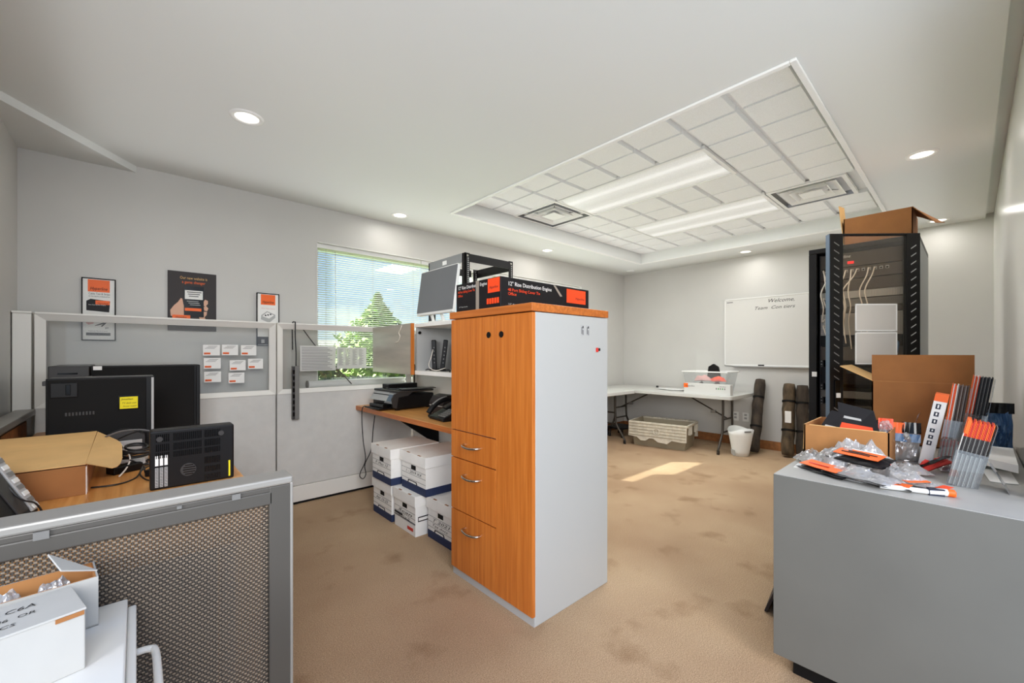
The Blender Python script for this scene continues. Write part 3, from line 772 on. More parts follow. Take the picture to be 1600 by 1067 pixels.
# two printed sheets on the second pane
for x0, x1, z0, z1, l, lines in ((1.03, 1.325, 1.118, 1.335, 'translucent sheet of line print on the partition glass, beside the hanging power bar', 15), (1.335, 1.605, 1.13, 1.325, 'translucent sheet of small columns on the partition glass, beside the bin door', 0)):
    r = thing('printed_sheet', l, 'paper', ((x0 + x1) / 2, 3.819, z0), 0, 'sheets taped to the partition glass')
    b = B(); b.box(x0, 3.8185, z0, x1, 3.8195, z1, 'tracing'); b.build('sheet', r)
    b = B()
    if lines:
        for q in range(lines): b.box(x0 + .012, 3.8178, z0 + .012 + q * .0134, x1 - .03 - .02 * (q % 3), 3.8184, z0 + .0165 + q * .0134, 'ink_grey')
    else:
        for q in range(13):
            for s_ in range(4): b.box(x0 + .015 + s_ * .062, 3.8178, z0 + .035 + q * .0115, x0 + .055 + s_ * .062 - .012 * ((q + s_) % 2), 3.8184, z0 + .0385 + q * .0115, 'ink_grey')
    b.build('print', r)
r = thing('power_bar', 'grey power bar hanging by its cord from the glazed partition', 'power bar', (.98, 3.77, .72))
b = B(); b.box(.955, 3.752, .72, 1.006, 3.79, 1.165, 'mid_grey'); b.build('case', r, bevel=.004)
b = B(); b.box(.953, 3.748, .725, .972, 3.753, 1.16, 'dark_grey'); b.build('socket_face', r, bevel=.001)
b = B()
for q in range(8): b.box(.9545, 3.7468, .75 + q * .05, .9705, 3.7482, .782 + q * .05, 'black_gloss')
b.build('socket', r)
b = B(); b.tube([(.985, 3.77, 1.165), (.987, 3.775, 1.28), (.984, 3.785, 1.40), (.985, 3.788, 1.515), (.985, 3.80, 1.532), (.985, 3.87, 1.532), (.986, 3.885, 1.47), (.99, 3.89, 1.3)], .005, 'cable_black', 8); b.build('cord', r)
cable('cord', 'black cord slanting behind the glass of the partition under the window', [(1.06, 3.885, 1.495), (1.17, 3.88, 1.34), (1.3, 3.88, 1.2), (1.49, 3.88, .985)], .0045, 'cable_black', 'cord')
r = thing('paper_tube', 'long white roll lying on the window sill behind the glass partition', 'tube', (1.55, 3.925, WZ0))
b = B(); b.cyl((1.12, 3.925, WZ0 + .034), (2.04, 3.925, WZ0 + .034), .034, 'white_gloss', 24); b.build('roll', r)
b = B(); b.cyl((1.112, 3.925, WZ0 + .034), (1.122, 3.925, WZ0 + .034), .036, 'mid_grey', 24); b.build('end_cap', r, bevel=.002)

# posters
def framed(label, x0, x1, z0, z1, kind):
    y = YW - .012
    r = thing('framed_poster', label, 'poster', ((x0 + x1) / 2, YW - .006, z0), 0)
    b = B(); f = .006
    b.box(x0, y - .006, z0, x0 + f, YW, z1, 'black_matt'); b.box(x1 - f, y - .006, z0, x1, YW, z1, 'black_matt'); b.box(x0, y - .006, z0, x1, YW, z0 + f, 'black_matt'); b.box(x0, y - .006, z1 - f, x1, YW, z1, 'black_matt'); b.build('frame', r)
    b = B(); b.box(x0 + f, y - .001, z0 + f, x1 - f, YW - .002, z1 - f, 'paper'); b.build('sheet', r)
    w, h = x1 - x0, z1 - z0; yy = y - .0012
    U = lambda u, v: (x0 + w * u, yy, z0 + h * v)
    def bx(b, u0, v0, u1, v1, m, k=0): b.box(x0 + w * u0, yy - .0004 * (k + 1), z0 + h * v0, x0 + w * u1, yy + .0004, z0 + h * v1, m)
    def tx(b, s, u, v, size, m, width, k=2, shear=0): glyphs(b, s, size, basis((x0 + w * u, yy - .0004 * (k + 1), z0 + h * v), (1, 0, 0), (0, 0, 1)), m, width=width, shear=shear)
    b = B(); bx(b, .18, .78, .82, .975, 'orange'); b.build('orange_block', r)
    b = B(); tx(b, 'Hyperline', .24, .81, .03, 'ink', w * .5, shear=.25); b.build('logo', r)
    if kind == 0:
        b = B(); tx(b, 'Cable Ties & Strips', .2, .735, .02, 'ink_grey', w * .62); tx(b, 'the best way for professional use', .2, .700, .011, 'ink', w * .62); tx(b, '$99', .68, .19, .016, 'ink', w * .1); tx(b, 'hyperline.com', .2, .145, .01, 'ink_grey', w * .55); b.build('print', r)
        b = B(); b.poly([U(.14, .48), U(.8, .46), U(.83, .64), U(.26, .665), U(.14, .63)], .001, 'carton_black'); bx(b, .40, .58, .82, .645, 'orange', 2); tx(b, 'Hyperline', .46, .592, .012, 'ink', w * .3, 3); tx(b, 'Rise Distribution Engine', .2, .565, .008, 'paper', w * .5, 3); b.build('carton_picture', r)
        b = B(); bx(b, .13, .08, .84, .125, 'dark_grey'); b.build('button_picture', r)
        b = B(); b.poly([U(.38, .24), U(.62, .29), U(.74, .31), U(.62, .265), U(.4, .235)], .001, 'ink'); b.poly([U(.55, .23), U(.72, .31), U(.76, .305), U(.6, .225)], .001, 'dark_grey'); b.poly([U(.12, .28), U(.2, .25), (U(.34, .27)), U(.38, .31), U(.2, .32)], .001, 'pink_print'); b.build('tool_picture', r)
    else:
        b = B(); tx(b, 'Fibre Optic Boxes', .2, .70, .014, 'pink_print', w * .6); tx(b, '8 ports', .6, .42, .012, 'ink', w * .14); b.build('print', r)
        b = B(); b.poly([U(.18, .5), U(.55, .44), U(.82, .54), U(.82, .6), U(.45, .66), U(.2, .58)], .001, 'light_grey')
        b.poly([U(.24, .56), U(.54, .52), U(.76, .585), U(.46, .64)], .0016, 'paper')
        for q in range(3): b.poly([U(.34 + q * .11, .57 + q * .012), U(.41 + q * .11, .56 + q * .012), U(.43 + q * .11, .585 + q * .01), U(.36 + q * .11, .595 + q * .01)], .0022, 'dark_grey')
        b.build('product_picture', r)
        b = B(); bx(b, .0 + .04, .02, .96, .17, 'brown_print'); bx(b, .2, .05, .34, .12, 'light_grey', 1); b.build('footer_picture', r)
framed('white framed poster with orange block and black carton picture on the left of the wall', -.272, -.106, 1.357, 1.778, 0)
framed('smaller white framed poster with orange block and pale product picture, beside the window', .738, .905, 1.334, 1.774, 1)
r = thing('dark_poster', 'dark poster of hands holding a phone, above the glass partition', 'poster', (.317, YW - .006, 1.44))
x0, x1, z0, z1 = .17, .464, 1.44, 1.885; w, h = x1 - x0, z1 - z0; yy = YW - .011
U = lambda u, v: (x0 + w * u, yy, z0 + h * v)
b = B(); b.box(x0, YW - .01, z0, x1, YW, z1, 'brown_print'); b.build('sheet', r)
b = B()
glyphs(b, 'Our new website is', .03, basis((x0 + w * .24, yy - .001, z0 + h * .875), (1, 0, 0), (0, 0, 1)), 'cardboard_light', width=w * .56)
glyphs(b, 'a game changer', .03, basis((x0 + w * .28, yy - .001, z0 + h * .805), (1, 0, 0), (0, 0, 1)), 'orange', width=w * .48); b.build('headline', r)
b = B(); b.poly([U(.06, .24), U(.05, .34), U(.12, .42), U(.2, .48), U(.26, .55), U(.29, .54), U(.31, .45), U(.34, .38), U(.32, .24)], .001, 'skin_print')
b.poly([U(.72, .50), U(.76, .55), (U(.82, .53)), U(.82, .48), U(.77, .43), U(.73, .44)], .001, 'skin_print'); b.poly([U(.73, .42), U(.78, .44), U(.83, .40), U(.80, .35), U(.74, .36)], .001, 'skin_print'); b.poly([U(.72, .34), U(.80, .34), U(.79, .28), U(.74, .24)], .001, 'skin_print')
b.poly([U(.6, .31), U(.66, .32), U(.75, .24), U(.80, .15), (U(.72, .12)), U(.64, .22)], .002, 'skin_print'); b.build('hands_picture', r)
b = B(); b.box(x0 + w * .32, yy - .0015, z0 + h * .24, x0 + w * .73, yy, z0 + h * .76, 'black_gloss'); b.build('phone_picture', r)
b = B(); b.box(x0 + w * .34, yy - .0025, z0 + h * .54, x0 + w * .71, yy, z0 + h * .69, 'paper')
for q in range(3): b.box(x0 + w * (.38 + .02 * q), yy - .003, z0 + h * (.655 - q * .035), x0 + w * (.68 - .03 * q), yy, z0 + h * (.667 - q * .035), 'ink')
for q in range(3): b.box(x0 + w * (.38 + .03 * q), yy - .003, z0 + h * (.50 - q * .03), x0 + w * (.62 + .02 * q), yy, z0 + h * (.51 - q * .03), 'light_grey')
b.box(x0 + w * .34, yy - .0025, z0 + h * .34, x0 + w * .68, yy, z0 + h * .39, 'orange'); b.build('screen_picture', r)
b = B(); b.box(x0 + w * .09, yy - .002, z0 + h * .20, x0 + w * .45, yy, z0 + h * .265, 'orange'); glyphs(b, 'Hyperline', .02, basis((x0 + w * .15, yy - .0022, z0 + h * .213), (1, 0, 0), (0, 0, 1)), 'ink', width=w * .22, shear=.25); b.build('logo_strip', r)

# ------------------------------------------------------------------ file cabinet with the white boxes (front left)
r = thing('filing_cabinet', 'white metal filing cabinet in the bottom left corner under the white boxes', 'cabinet', (-.26, .92, 0))
b = B(); b.box(-.52, .62, .0, -.014, 1.235, .735, 'cabinet_white'); b.build('body', r, bevel=.003)
for z0, z1 in ((.40, .72), (.06, .385)):
    b = B(); b.box(-.014, .63, z0, .0, 1.228, z1, 'cabinet_white'); d = b.build('drawer', r, bevel=.003)
    b = B(); zz = z1 - .075; b.tube([(0, 1.17, zz), (.022, 1.165, zz), (.03, 1.14, zz), (.031, 1.0, zz), (.03, .88, zz), (.022, .855, zz), (0, .85, zz)], .007, 'white_plastic', 8, 4); b.build('handle', d)
def white_carton(name, label, cx, cy, rz, w, d, h, writing, open_):
    r = thing(name, label, 'box', (cx, cy, .735), rz, None)
    w2, d2, t = w / 2, d / 2, .003
    b = B()
    if open_:
        b.box(-w2, -d2, 0, w2, d2, t, 'carton_white')
        for a in ((-w2, -d2, w2, -d2 + t), (-w2, d2 - t, w2, d2), (-w2, -d2 + t, -w2 + t, d2 - t), (w2 - t, -d2 + t, w2, d2 - t)): b.box(a[0], a[1], 0, a[2], a[3], h, 'carton_white')
        b.build('body', r, local=True)
        b = B()
        for a in ((-w2 + t, -d2 + t, w2 - t, -d2 + t + .001), (-w2 + t, d2 - t - .001, w2 - t, d2 - t), (w2 - t - .001, -d2 + t, w2 - t, d2 - t)): b.box(a[0], a[1], t, a[2], a[3], h + .0005, 'cardboard')
        b.build('inner_lining', r, local=True)
        b = B(); b.poly([(w2, -d2 + .03, h), (w2 - .03, d2, h), (w2 - .066, d2 - .004, h + .038), (w2 - .05, -d2 + .02, h + .022)], .0025, 'carton_white'); b.build('flap', r, local=True)
    else:
        b.box(-w2, -d2, 0, w2, d2, h, 'carton_white'); b.build('body', r, local=True, bevel=.002)
        b = B(); b.box(-w2, -d2 - .002, h - .001, w2 + .001, d2, h + .003, 'carton_white'); b.build('lid', r, local=True, bevel=.001)
        b = B(); b.box(w2 - .035, -d2 - .0025, h - .008, w2 - .002, -d2 + .001, h - .001, 'cardboard_dark'); b.build('tab_slot', r, local=True)
        b = B()
        for s, x, y, z in writing: glyphs(b, s, z, Matrix.Translation((x, y, h + .0034)), 'ink', shear=.25)
        b.build('handwriting', r, local=True)
    return r
white_carton('white_carton', 'closed white carton with handwriting on its lid, nearest in the corner', -.204, 1.033, .24, .26, .115, .102, [('JET RJ C6A', -.005, .016, .019), ('PC-86  OR', .012, -.012, .015), ('PCS', .03, -.036, .015)], False)
wc = white_carton('white_carton', 'open white carton of clear plastic bags behind the closed one', -.20, 1.18, .12, .28, .09, .096, [], True)
# ------------------------------------------------------------------ crumpled clear bags
def bag(name, label, cat, loc, rz, w, l, h, m='poly_bag', seed=1, header=None, content=None, group=None, crumple=.5, tilt=None, lift=0.0, rough=1.0):
    """a sealed clear bag: pillow of crumpled film, w along local x, l along local y"""
    r = thing(name, label, cat, loc, rz, group)
    X = (Matrix.Translation((0, 0, lift)) @ Matrix.Rotation(tilt[1], 4, tilt[0])) if tilt else Matrix.Translation((0, 0, lift))
    n = 18; mm = 14
    b = B(); vs = []; fs = []
    off = Vector((seed * 7.3, seed * 3.1, 0))
    for side in (0, 1):
        for j in range(mm + 1):
            for i in range(n + 1):
                u, v = i / n, j / mm
                e = min(1, 6 * min(u, 1 - u)) * min(1, 5 * min(v, 1 - v))
                p = math.sin(PI * u) ** .5 * math.sin(PI * v) ** .5
                x = (u - .5) * w; y = (v - .5) * l
                nz1 = noise.noise(Vector((u * 4, v * 4, side * 5)) + off); nz2 = noise.noise(Vector((u * 11, v * 11, side * 3)) + off)
                base = .004 + .5 * h * crumple * (.5 + noise.noise(Vector((u * 2.2, v * 2.2, 9)) + off)) * (1 - p) * .4
                if side: z = base + h * p * (.75 + (.55 * nz1 + .35 * nz2 * e) * rough)
                else: z = max(.0008, base * .4 * (1 - p))
                x += .06 * w * noise.noise(Vector((v * 5, side, 2)) + off) * (1 if side else 1); y += .06 * l * noise.noise(Vector((u * 5, 3, side)) + off)
                vs.append(X @ Vector((x, y, z)))
    N = (n + 1) * (mm + 1)
    for j in range(mm):
        for i in range(n):
            a = j * (n + 1) + i
            fs.append((N + a, N + a + 1, N + a + n + 2, N + a + n + 1)); fs.append((a, a + n + 1, a + n + 2, a + 1))
    b.add(vs, fs, m, smooth=False); b.build('bag', r, local=True)
    if header:
        for (u0, v0, u1, v1, hm, zz) in header:
            b = B(); nn = 8
            g0 = [(u0 + (u1 - u0) * i / nn) for i in range(nn + 1)]
            vs = []; 
            for dz in (0, .0016):
                for vv in (v0, v1):
                    for u in g0:
                        vs.append(X @ Vector(((u - .5) * w, (vv - .5) * l, zz + dz + h * .25 * math.sin(PI * u) * noise.noise(Vector((u * 3, vv * 3, 1)) + off))))
            k = nn + 1; fs = []
            for i in range(nn):
                fs += [(2 * k + i, 2 * k + i + 1, 3 * k + i + 1, 3 * k + i), (i, k + i, k + i + 1, i + 1), (i, i + 1, 2 * k + i + 1, 2 * k + i), (k + i, 3 * k + i, 3 * k + i + 1, k + i + 1)]
            fs += [(0, 2 * k, 3 * k, k), (nn, k + nn, 3 * k + nn, 2 * k + nn)]
            b.add(vs, fs, hm); b.build('header_card', r, local=True)
    for (kind, cx, cy, s, cm) in (content or []):
        b = B(); Y_ = X @ Matrix.Translation((cx * w, cy * l, 0))
        if kind == 'coil':
            for q in range(3): b.tube([(s * (1 - .15 * q) * math.cos(a * PI / 6), s * (1 - .15 * q) * math.sin(a * PI / 6), .006 + .006 * q) for a in range(13)], .003, cm, 6, 1, X=Y_)
            b.build('coil', r, local=True)
        elif kind == 'block':
            b.box(-s, -s * .6, .002, s, s * .6, .002 + s * .6, cm, Y_); b.build('part_block', r, local=True, bevel=.002)
        else:
            rnd = random.Random(seed)
            for q in range(7):
                px, py, a = rnd.uniform(-s, s), rnd.uniform(-s, s), rnd.uniform(0, PI)
                b.box(-.012, -.006, .002, .012, .006, .012, cm, Y_ @ Matrix.Translation((px, py, 0)) @ Matrix.Rotation(a, 4, 'Z'))
            b.build('connectors', r, local=True)
    return r
for i, (dx, dy, w_, l_, s_) in enumerate(((.02, 0, .075, .06, 4), (-.05, .005, .08, .065, 5), (.085, .0, .07, .06, 6))):
    bag('plastic_bag', 'crumpled clear bag of connectors inside the open white carton, ' + ['in the middle', 'toward the left', 'at the right end'][i], 'bag',
        (-.2 + dx * .99, 1.18 + dy + dx * .12, .739), .12, w_, l_, .115, 'poly_bag', s_, content=[('bits', 0, 0, .012, 'pink_print'), ('bits', .1, .1, .014, 'cardboard_light')], group='clear bags in the white carton', rough=.35)

# ------------------------------------------------------------------ printer desk and the open bin
r = thing('desk', 'oak topped desk under the open bin, with the printer and phone on it', 'desk', (1.78, 2.7, 0))
b = B(); b.box(1.5, 2.03, .752, 2.07, 3.795, .79, 'desk_wood_y'); b.build('desktop', r, bevel=.003)
b = B(); b.box(1.497, 2.03, .752, 1.501, 3.795, .788, 'oak_orange_y'); b.build('edge_band', r)
b = B(); b.poly([(1.60, 3.30, .752), (2.07, 3.30, .752), (2.07, 3.30, .42)], .03, 'black_matt'); b.build('bracket', r)
b = B(); b.box(1.6, 2.04, 0, 2.05, 2.08, .752, 'frame_white'); b.build('end_panel', r)
# overhead bin
BX0, BX1, BY0, BY1, BZ0, BZ1 = 1.65, 2.07, 2.03, 2.98, 1.10, 1.505
r = thing('wall_cupboard', 'open overhead bin with pale interior above the phone, its door swung wide', 'cupboard', (1.86, 2.5, BZ0))
b = B()
b.box(BX0, BY0, BZ1 - .028, BX1, BY1, BZ1, 'box_white'); b.build('top_panel', r, bevel=.002)
b = B(); b.box(BX0, BY0, BZ0, BX1, BY1, BZ0 + .032, 'box_white'); b.build('bottom_shelf', r, bevel=.002)
b = B(); b.box(BX0 + .01, BY1 - .018, BZ0 + .032, BX1, BY1, BZ1 - .028, 'light_grey'); b.build('side_panel', r)
b = B(); b.box(BX0 + .01, BY0, BZ0 + .032, BX1, BY0 + .018, BZ1 - .028, 'light_grey'); b.build('side_panel', r)
b = B(); b.box(BX1 - .012, BY0 + .018, BZ0 + .032, BX1, BY1 - .018, BZ1 - .028, 'laminate_white'); b.build('back_panel', r)
b = B(); b.cyl((BX0 + .03, BY1 - .03, BZ1 - .07), (BX0 + .03, BY1 - .018, BZ1 - .07), .012, 'black_plastic', 14); b.build('hinge', r)
hx, hy = BX0 - .012, BY1 - .005
Xd = Matrix.Translation((hx, hy, 0)) @ Matrix.Rotation(math.radians(-1), 4, 'Z')
b = B(); b.box(-.022, 0, BZ0 + .0, .0, .755, BZ1 + .005, 'laminate_door', Xd); d = b.build('door', r, bevel=.002)
b = B(); b.box(-.026, -.006, BZ0, .0015, .006, BZ1 + .005, 'oak_orange', Xd); b.build('edge_band', d)
b = B(); b.tube([tuple(Xd @ Vector(p)) for p in ((-.024, .16, 1.50), (-.03, .17, 1.47), (-.026, .21, 1.44), (-.03, .18, 1.41), (-.026, .22, 1.37), (-.028, .27, 1.36))], .003, 'cable_white', 6)
tag(b.build('string'), 'white string hanging over the open bin door', 'string')
# modems on the shelf
def modem(x, y, rz, lean, label):
    r = thing('modem', label, 'modem', (x, y, BZ0 + .032), rz)
    X = Matrix.Rotation(lean, 4, 'X')
    b = B(); b.box(-.075, -.018, .012, .075, .018, .245, 'black_plastic', X); b.build('case', r, bevel=.006, local=True)
    b = B(); b.box(-.06, -.04, 0, .06, .04, .012, 'black_matt'); b.build('stand', r, bevel=.003, local=True)
    b = B()
    for k in range(5): b.box(-.0765, -.004, .06 + k * .03, -.0745, .004, .068 + k * .03, 'mid_grey', X)
    b.build('port', r, local=True)
modem(1.80, 2.925, 1.0, -.03, 'left of two black modems standing on the open bin shelf')
modem(1.80, 2.815, 1.0, .12, 'right of two black modems standing on the open bin shelf')
cable('cable', 'black cable heap in front of the modems on the bin shelf', [(1.72, 2.93, 1.137), (1.70, 2.86, 1.145), (1.72, 2.80, 1.137), (1.69, 2.74, 1.15), (1.71, 2.68, 1.137), (1.75, 2.62, 1.14), (1.70, 2.60, 1.15), (1.68, 2.52, 1.137)], .004, 'cable_black')
cable('cable', 'pale thin cable looping from the modems on the bin shelf', [(1.725, 2.83, 1.30), (1.70, 2.815, 1.24), (1.70, 2.85, 1.18), (1.69, 2.80, 1.15), (1.69, 2.72, 1.14), (1.70, 2.62, 1.16)], .003, 'cable_white')
tag(B().box(2.03, 2.50, BZ0 + .033, 2.055, 2.78, 1.40, 'paper').build('binder', bevel=.002), 'white flat binder standing at the back of the open bin', 'binder')

# printer
r = thing('printer', 'black and silver inkjet printer on the oak desk', 'printer', (1.76, 3.42, .79))
rz = math.radians(4)
X = Matrix.Translation((1.76, 3.42, .79)) @ Matrix.Rotation(rz, 4, 'Z')
b = B(); b.box(-.17, -.20, .008, .21, .20, .13, 'black_plastic', X); b.build('body', r, bevel=.012)
b = B(); b.poly([(-.17, -.205, .02), (-.20, -.205, .03), (-.215, -.205, .10), (-.19, -.205, .14), (-.12, -.205, .155), (.0, -.205, .155), (-.06, -.205, .12), (-.15, -.205, .11)], .012, 'dark_grey', X); b.build('side_cheek', r)
b = B(); b.add([(-.20, .20, .075), (-.20, -.20, .075), (-.15, -.20, .148), (-.15, .20, .148), (-.16, .20, .075), (-.16, -.20, .075)], [(0, 3, 2, 1), (0, 4, 3, ), (1, 2, 5), (3, 4, 5, 2), (0, 1, 5, 4)], 'light_grey', X); b.build('front_cover', r)
b = B(); b.add([(-.205, -.06, .06), (-.205, -.19, .06), (-.152, -.19, .146), (-.152, -.06, .146), (-.18, -.06, .06), (-.18, -.19, .06)], [(0, 3, 2, 1), (0, 4, 3), (1, 2, 5), (3, 4, 5, 2), (0, 1, 5, 4)], 'steel', X); b.build('control_panel', r)
b = B(); b.add([(-.2005, -.085, .074), (-.2005, -.165, .074), (-.166, -.165, .131), (-.166, -.085, .131)], [(0, 3, 2, 1)], 'blue_edge', X); b.build('touch_screen', r)
b = B(); b.box(-.16, -.21, .148, .2, .2, .166, 'dark_grey', X); b.build('scanner_lid', r, bevel=.006)
b = B(); b.box(-.13, -.17, .166, .19, .05, .176, 'black_gloss', X); b.box(-.10, .05, .166, .2, .16, .205, 'black_plastic', X); b.build('document_feeder', r, bevel=.008)
b = B(); b.poly([(-.12, -.21, .172), (.16, -.30, .178), (.19, -.2, .178), (-.1, -.12, .172)], .006, 'dark_grey', X); b.build('feed_tray', r)
b = B(); b.box(-.29, -.13, .012, -.16, .12, .022, 'black_plastic', X); b.box(-.25, -.12, .022, -.16, .11, .05, 'black_gloss', X); b.build('paper_tray', r, bevel=.004)
for fx, fy in ((-.14, -.17), (-.14, .17), (.17, -.17), (.17, .17)):
    b = B(); b.box(fx - .015, fy - .015, 0, fx + .015, fy + .015, .01, 'black_matt', X); b.build('foot', r)
# phone
r = thing('desk_phone', 'black corded desk phone with handset on the oak desk beside the tower cabinet', 'phone', (1.70, 2.56, .79), 0)
X = Matrix.Translation((1.70, 2.56, .79)) @ Matrix.Rotation(math.radians(-95), 4, 'Z') 
# local: x to the right of the phone, y to its back, facing -y
b = B(); b.add([(-.11, -.11, 0), (.11, -.11, 0), (.11, .11, 0), (-.11, .11, 0), (-.11, -.11, .02), (.11, -.11, .02), (.11, .11, .115), (-.11, .11, .115)], [(3, 2, 1, 0), (4, 5, 6, 7), (0, 1, 5, 4), (1, 2, 6, 5), (2, 3, 7, 6), (3, 0, 4, 7)], 'black_plastic', X); b.build('base', r, bevel=.005)
S = X @ Matrix.Translation((0, -.11, .021)) @ Matrix.Rotation(math.atan2(.095, .22), 4, 'X')
b = B()
for i in range(4):
    for j in range(5): b.box(-.005 + i * .027, .02 + j * .021, 0, .015 + i * .027, .034 + j * .021, .005, 'mid_grey', S)
b.build('keypad', r)
b = B(); b.box(-.01, .15, 0, .10, .225, .007, 'blue_edge', S); b.build('display', r, bevel=.002)
b = B(); b.box(-.105, .12, 0, -.05, .22, .012, 'dark_grey', S); b.build('cradle', r, bevel=.003)
b = B(); b.tube([tuple(S @ Vector(p)) for p in ((-.078, -.01, .03), (-.078, .04, .055), (-.078, .11, .066), (-.078, .18, .055), (-.078, .235, .03))], .019, 'black_plastic', 12, 5); hs = b.build('handset', r)
b = B(); b.tube([tuple(S @ Vector(p)) for p in ((-.078, .045, .068), (-.078, .11, .078), (-.078, .17, .069))], .0115, 'mid_grey', 8, 5); b.build('grip_inlay', hs)
b = B(); pts = []
for k in range(60):
    a = k * 1.25; t = k / 59; pts.append(tuple(X @ Vector((-.13 - .05 * math.sin(PI * t), -.11 + .16 * t, .014 + .010 * math.sin(a)))) if 0 else tuple(X @ Vector((-.14 - .05 * math.sin(PI * t) + .011 * math.cos(a), -.10 + .17 * t, .014 + .011 * math.sin(a)))))
b.tube(pts, .0035, 'cable_black', 6, 2); b.build('coiled_cord', r)
r = thing('card_terminal', 'rounded brown black box behind the desk phone on the oak desk', 'machine', (1.86, 2.78, .79), 0)
b = B(); n = 10
pr = [(0, 0), (0, .09), (.03, .135), (.09, .15), (.15, .14), (.19, .09), (.19, 0)]
vs = [(1.77 + x, 2.75, .79 + z) for x, z in pr] + [(1.77 + x, 2.96, .79 + z) for x, z in pr]; k = len(pr)
b.add(vs, [tuple(range(k)), tuple(range(2 * k - 1, k - 1, -1))] + [(i, k + i, k + (i + 1) % k, (i + 1) % k) for i in range(k)], 'brown_print'); b.build('housing', r, bevel=.004)
b = B(); b.box(1.764, 2.76, .85, 1.771, 2.95, .857, 'light_grey'); b.build('trim_strip', r)
cable('cable', 'long thin black cable looping down from the printer desk to near the floor', [(1.53, 3.62, .795), (1.492, 3.625, .79), (1.485, 3.63, .70), (1.485, 3.60, .5), (1.485, 3.55, .34), (1.48, 3.64, .22), (1.48, 3.66, .17), (1.48, 3.59, .165), (1.48, 3.53, .22), (1.48, 3.55, .30), (1.485, 3.43, .45), (1.488, 3.40, .62), (1.49, 3.37, .745)], .004, 'cable_black')

# ------------------------------------------------------------------ banker's boxes
def bankers(x0, yr, yl, z, depth, h, label, writing, blue=True, red=False, rz=0):
    """front face at x0 (towards -x), right end yr, left end yl"""
    w = yl - yr; cx, cy = x0 + depth / 2, (yl + yr) / 2
    r = thing('archive_box', label, 'box', (cx, cy, z), rz, 'cardboard archive boxes under the printer desk')
    d2, w2 = depth / 2, w / 2
    b = B(); b.box(-d2 + .010, -w2 + .010, 0, d2 - .010, w2 - .010, h - .01, 'box_white'); b.build('body', r, local=True, bevel=.002)
    b = B(); b.box(-d2, -w2, h - .075, d2, w2, h, 'box_white'); l = b.build('lid', r, local=True, bevel=.002)
    b = B()
    for k in (-.5, .35): b.box(-d2 + .0, w2 * k - .02, h - .0005, -d2 + .012, w2 * k + .02, h + .0006, 'base_brown')
    b.build('tab_slot', l, local=True)
    if blue:
        b = B(); t = .0095; b.box(-d2 + t, -w2 + t, .001, d2 - t, w2 - t, .055, 'box_blue'); b.build('blue_band', r, local=True)
    b = B(); F = Matrix.Translation((-d2 + .0095, 0, 0))
    b.box(-.001, -.035, h - .115, .001, .03, h - .085, 'black_matt', F); b.build('hand_hole', r, local=True, bevel=.0)
    b = B()
    for zz in ((.155, .153), (.118, .116), (.082, .080)): b.box(-.0008, -w2 + .012, zz[1], .0005, w2 - .012, zz[0], 'ink_grey', F)
    glyphs(b, writing[0], .03, F @ basis((-.001, w2 * .62, .126), (0, -1, 0), (0, 0, 1)), 'ink', width=w * .62, shear=.3)
    if len(writing) > 1: glyphs(b, writing[1], .026, F @ basis((-.001, w2 * .62, .092), (0, -1, 0), (0, 0, 1)), 'ink', width=w * .55, shear=.3)
    b.box(-.0008, -w2 * .55, .062, .0005, -w2 * .55 + .0, .062, 'ink', F)
    b.build('print', r, local=True)
    b = B()
    if red:
        b.box(-.001, -w2 * .75, .028, .0005, -w2 * .25, .05, 'red', F); b.box(-.001, -w2 + .01, .085, .0005, w2 - .01, .09, 'ink', F); b.box(-.001, w2 * .2, .096, .0005, w2 - .012, .112, 'ink', F)
        b.box(-d2 + .03, -w2 + .0085, .10, -d2 + .12, -w2 + .0105, .135, 'ink'); b.box(-d2 + .035, -w2 + .0080, .108, -d2 + .115, -w2 + .0105, .127, 'box_white')
    else:
        b.poly([(-.001, w2 * .45, .055), (-.001, w2 * .40, .075), (-.001, -w2 * .25, .075), (-.001, -w2 * .32, .055)], .001, 'ink', F)
        b.poly([(-.0022, w2 * .36, .057), (-.0022, w2 * .33, .069), (-.0022, -w2 * .19, .069), (-.0022, -w2 * .24, .057)], .001, 'box_white', F)
    b.build('maker_mark', r, local=True)
    return r
bankers(1.41, 2.905, 3.245, 0, .42, .282, 'blue banded white archive box on the floor, leftmost of the bottom row', ['Apr 15-25'])
bankers(1.415, 2.556, 2.885, 0, .42, .282, 'white archive box without blue band, red mark, middle of the bottom row', ['Scan', 'Apr 10 to 20'], blue=False, red=True)
bankers(1.49, 2.20, 2.535, 0, .42, .282, 'blue banded white archive box on the floor next to the tower cabinet', ['T 2021', 'Tax docs'])
bankers(1.39, 2.875, 3.215, .2835, .42, .272, 'blue banded white archive box on top at the left', ['P. Misc 13'])
bankers(1.455, 2.485, 2.85, .2835, .42, .272, 'blue banded white archive box on top at the right, nearer the tower cabinet', ['1 - 2019 XX'])

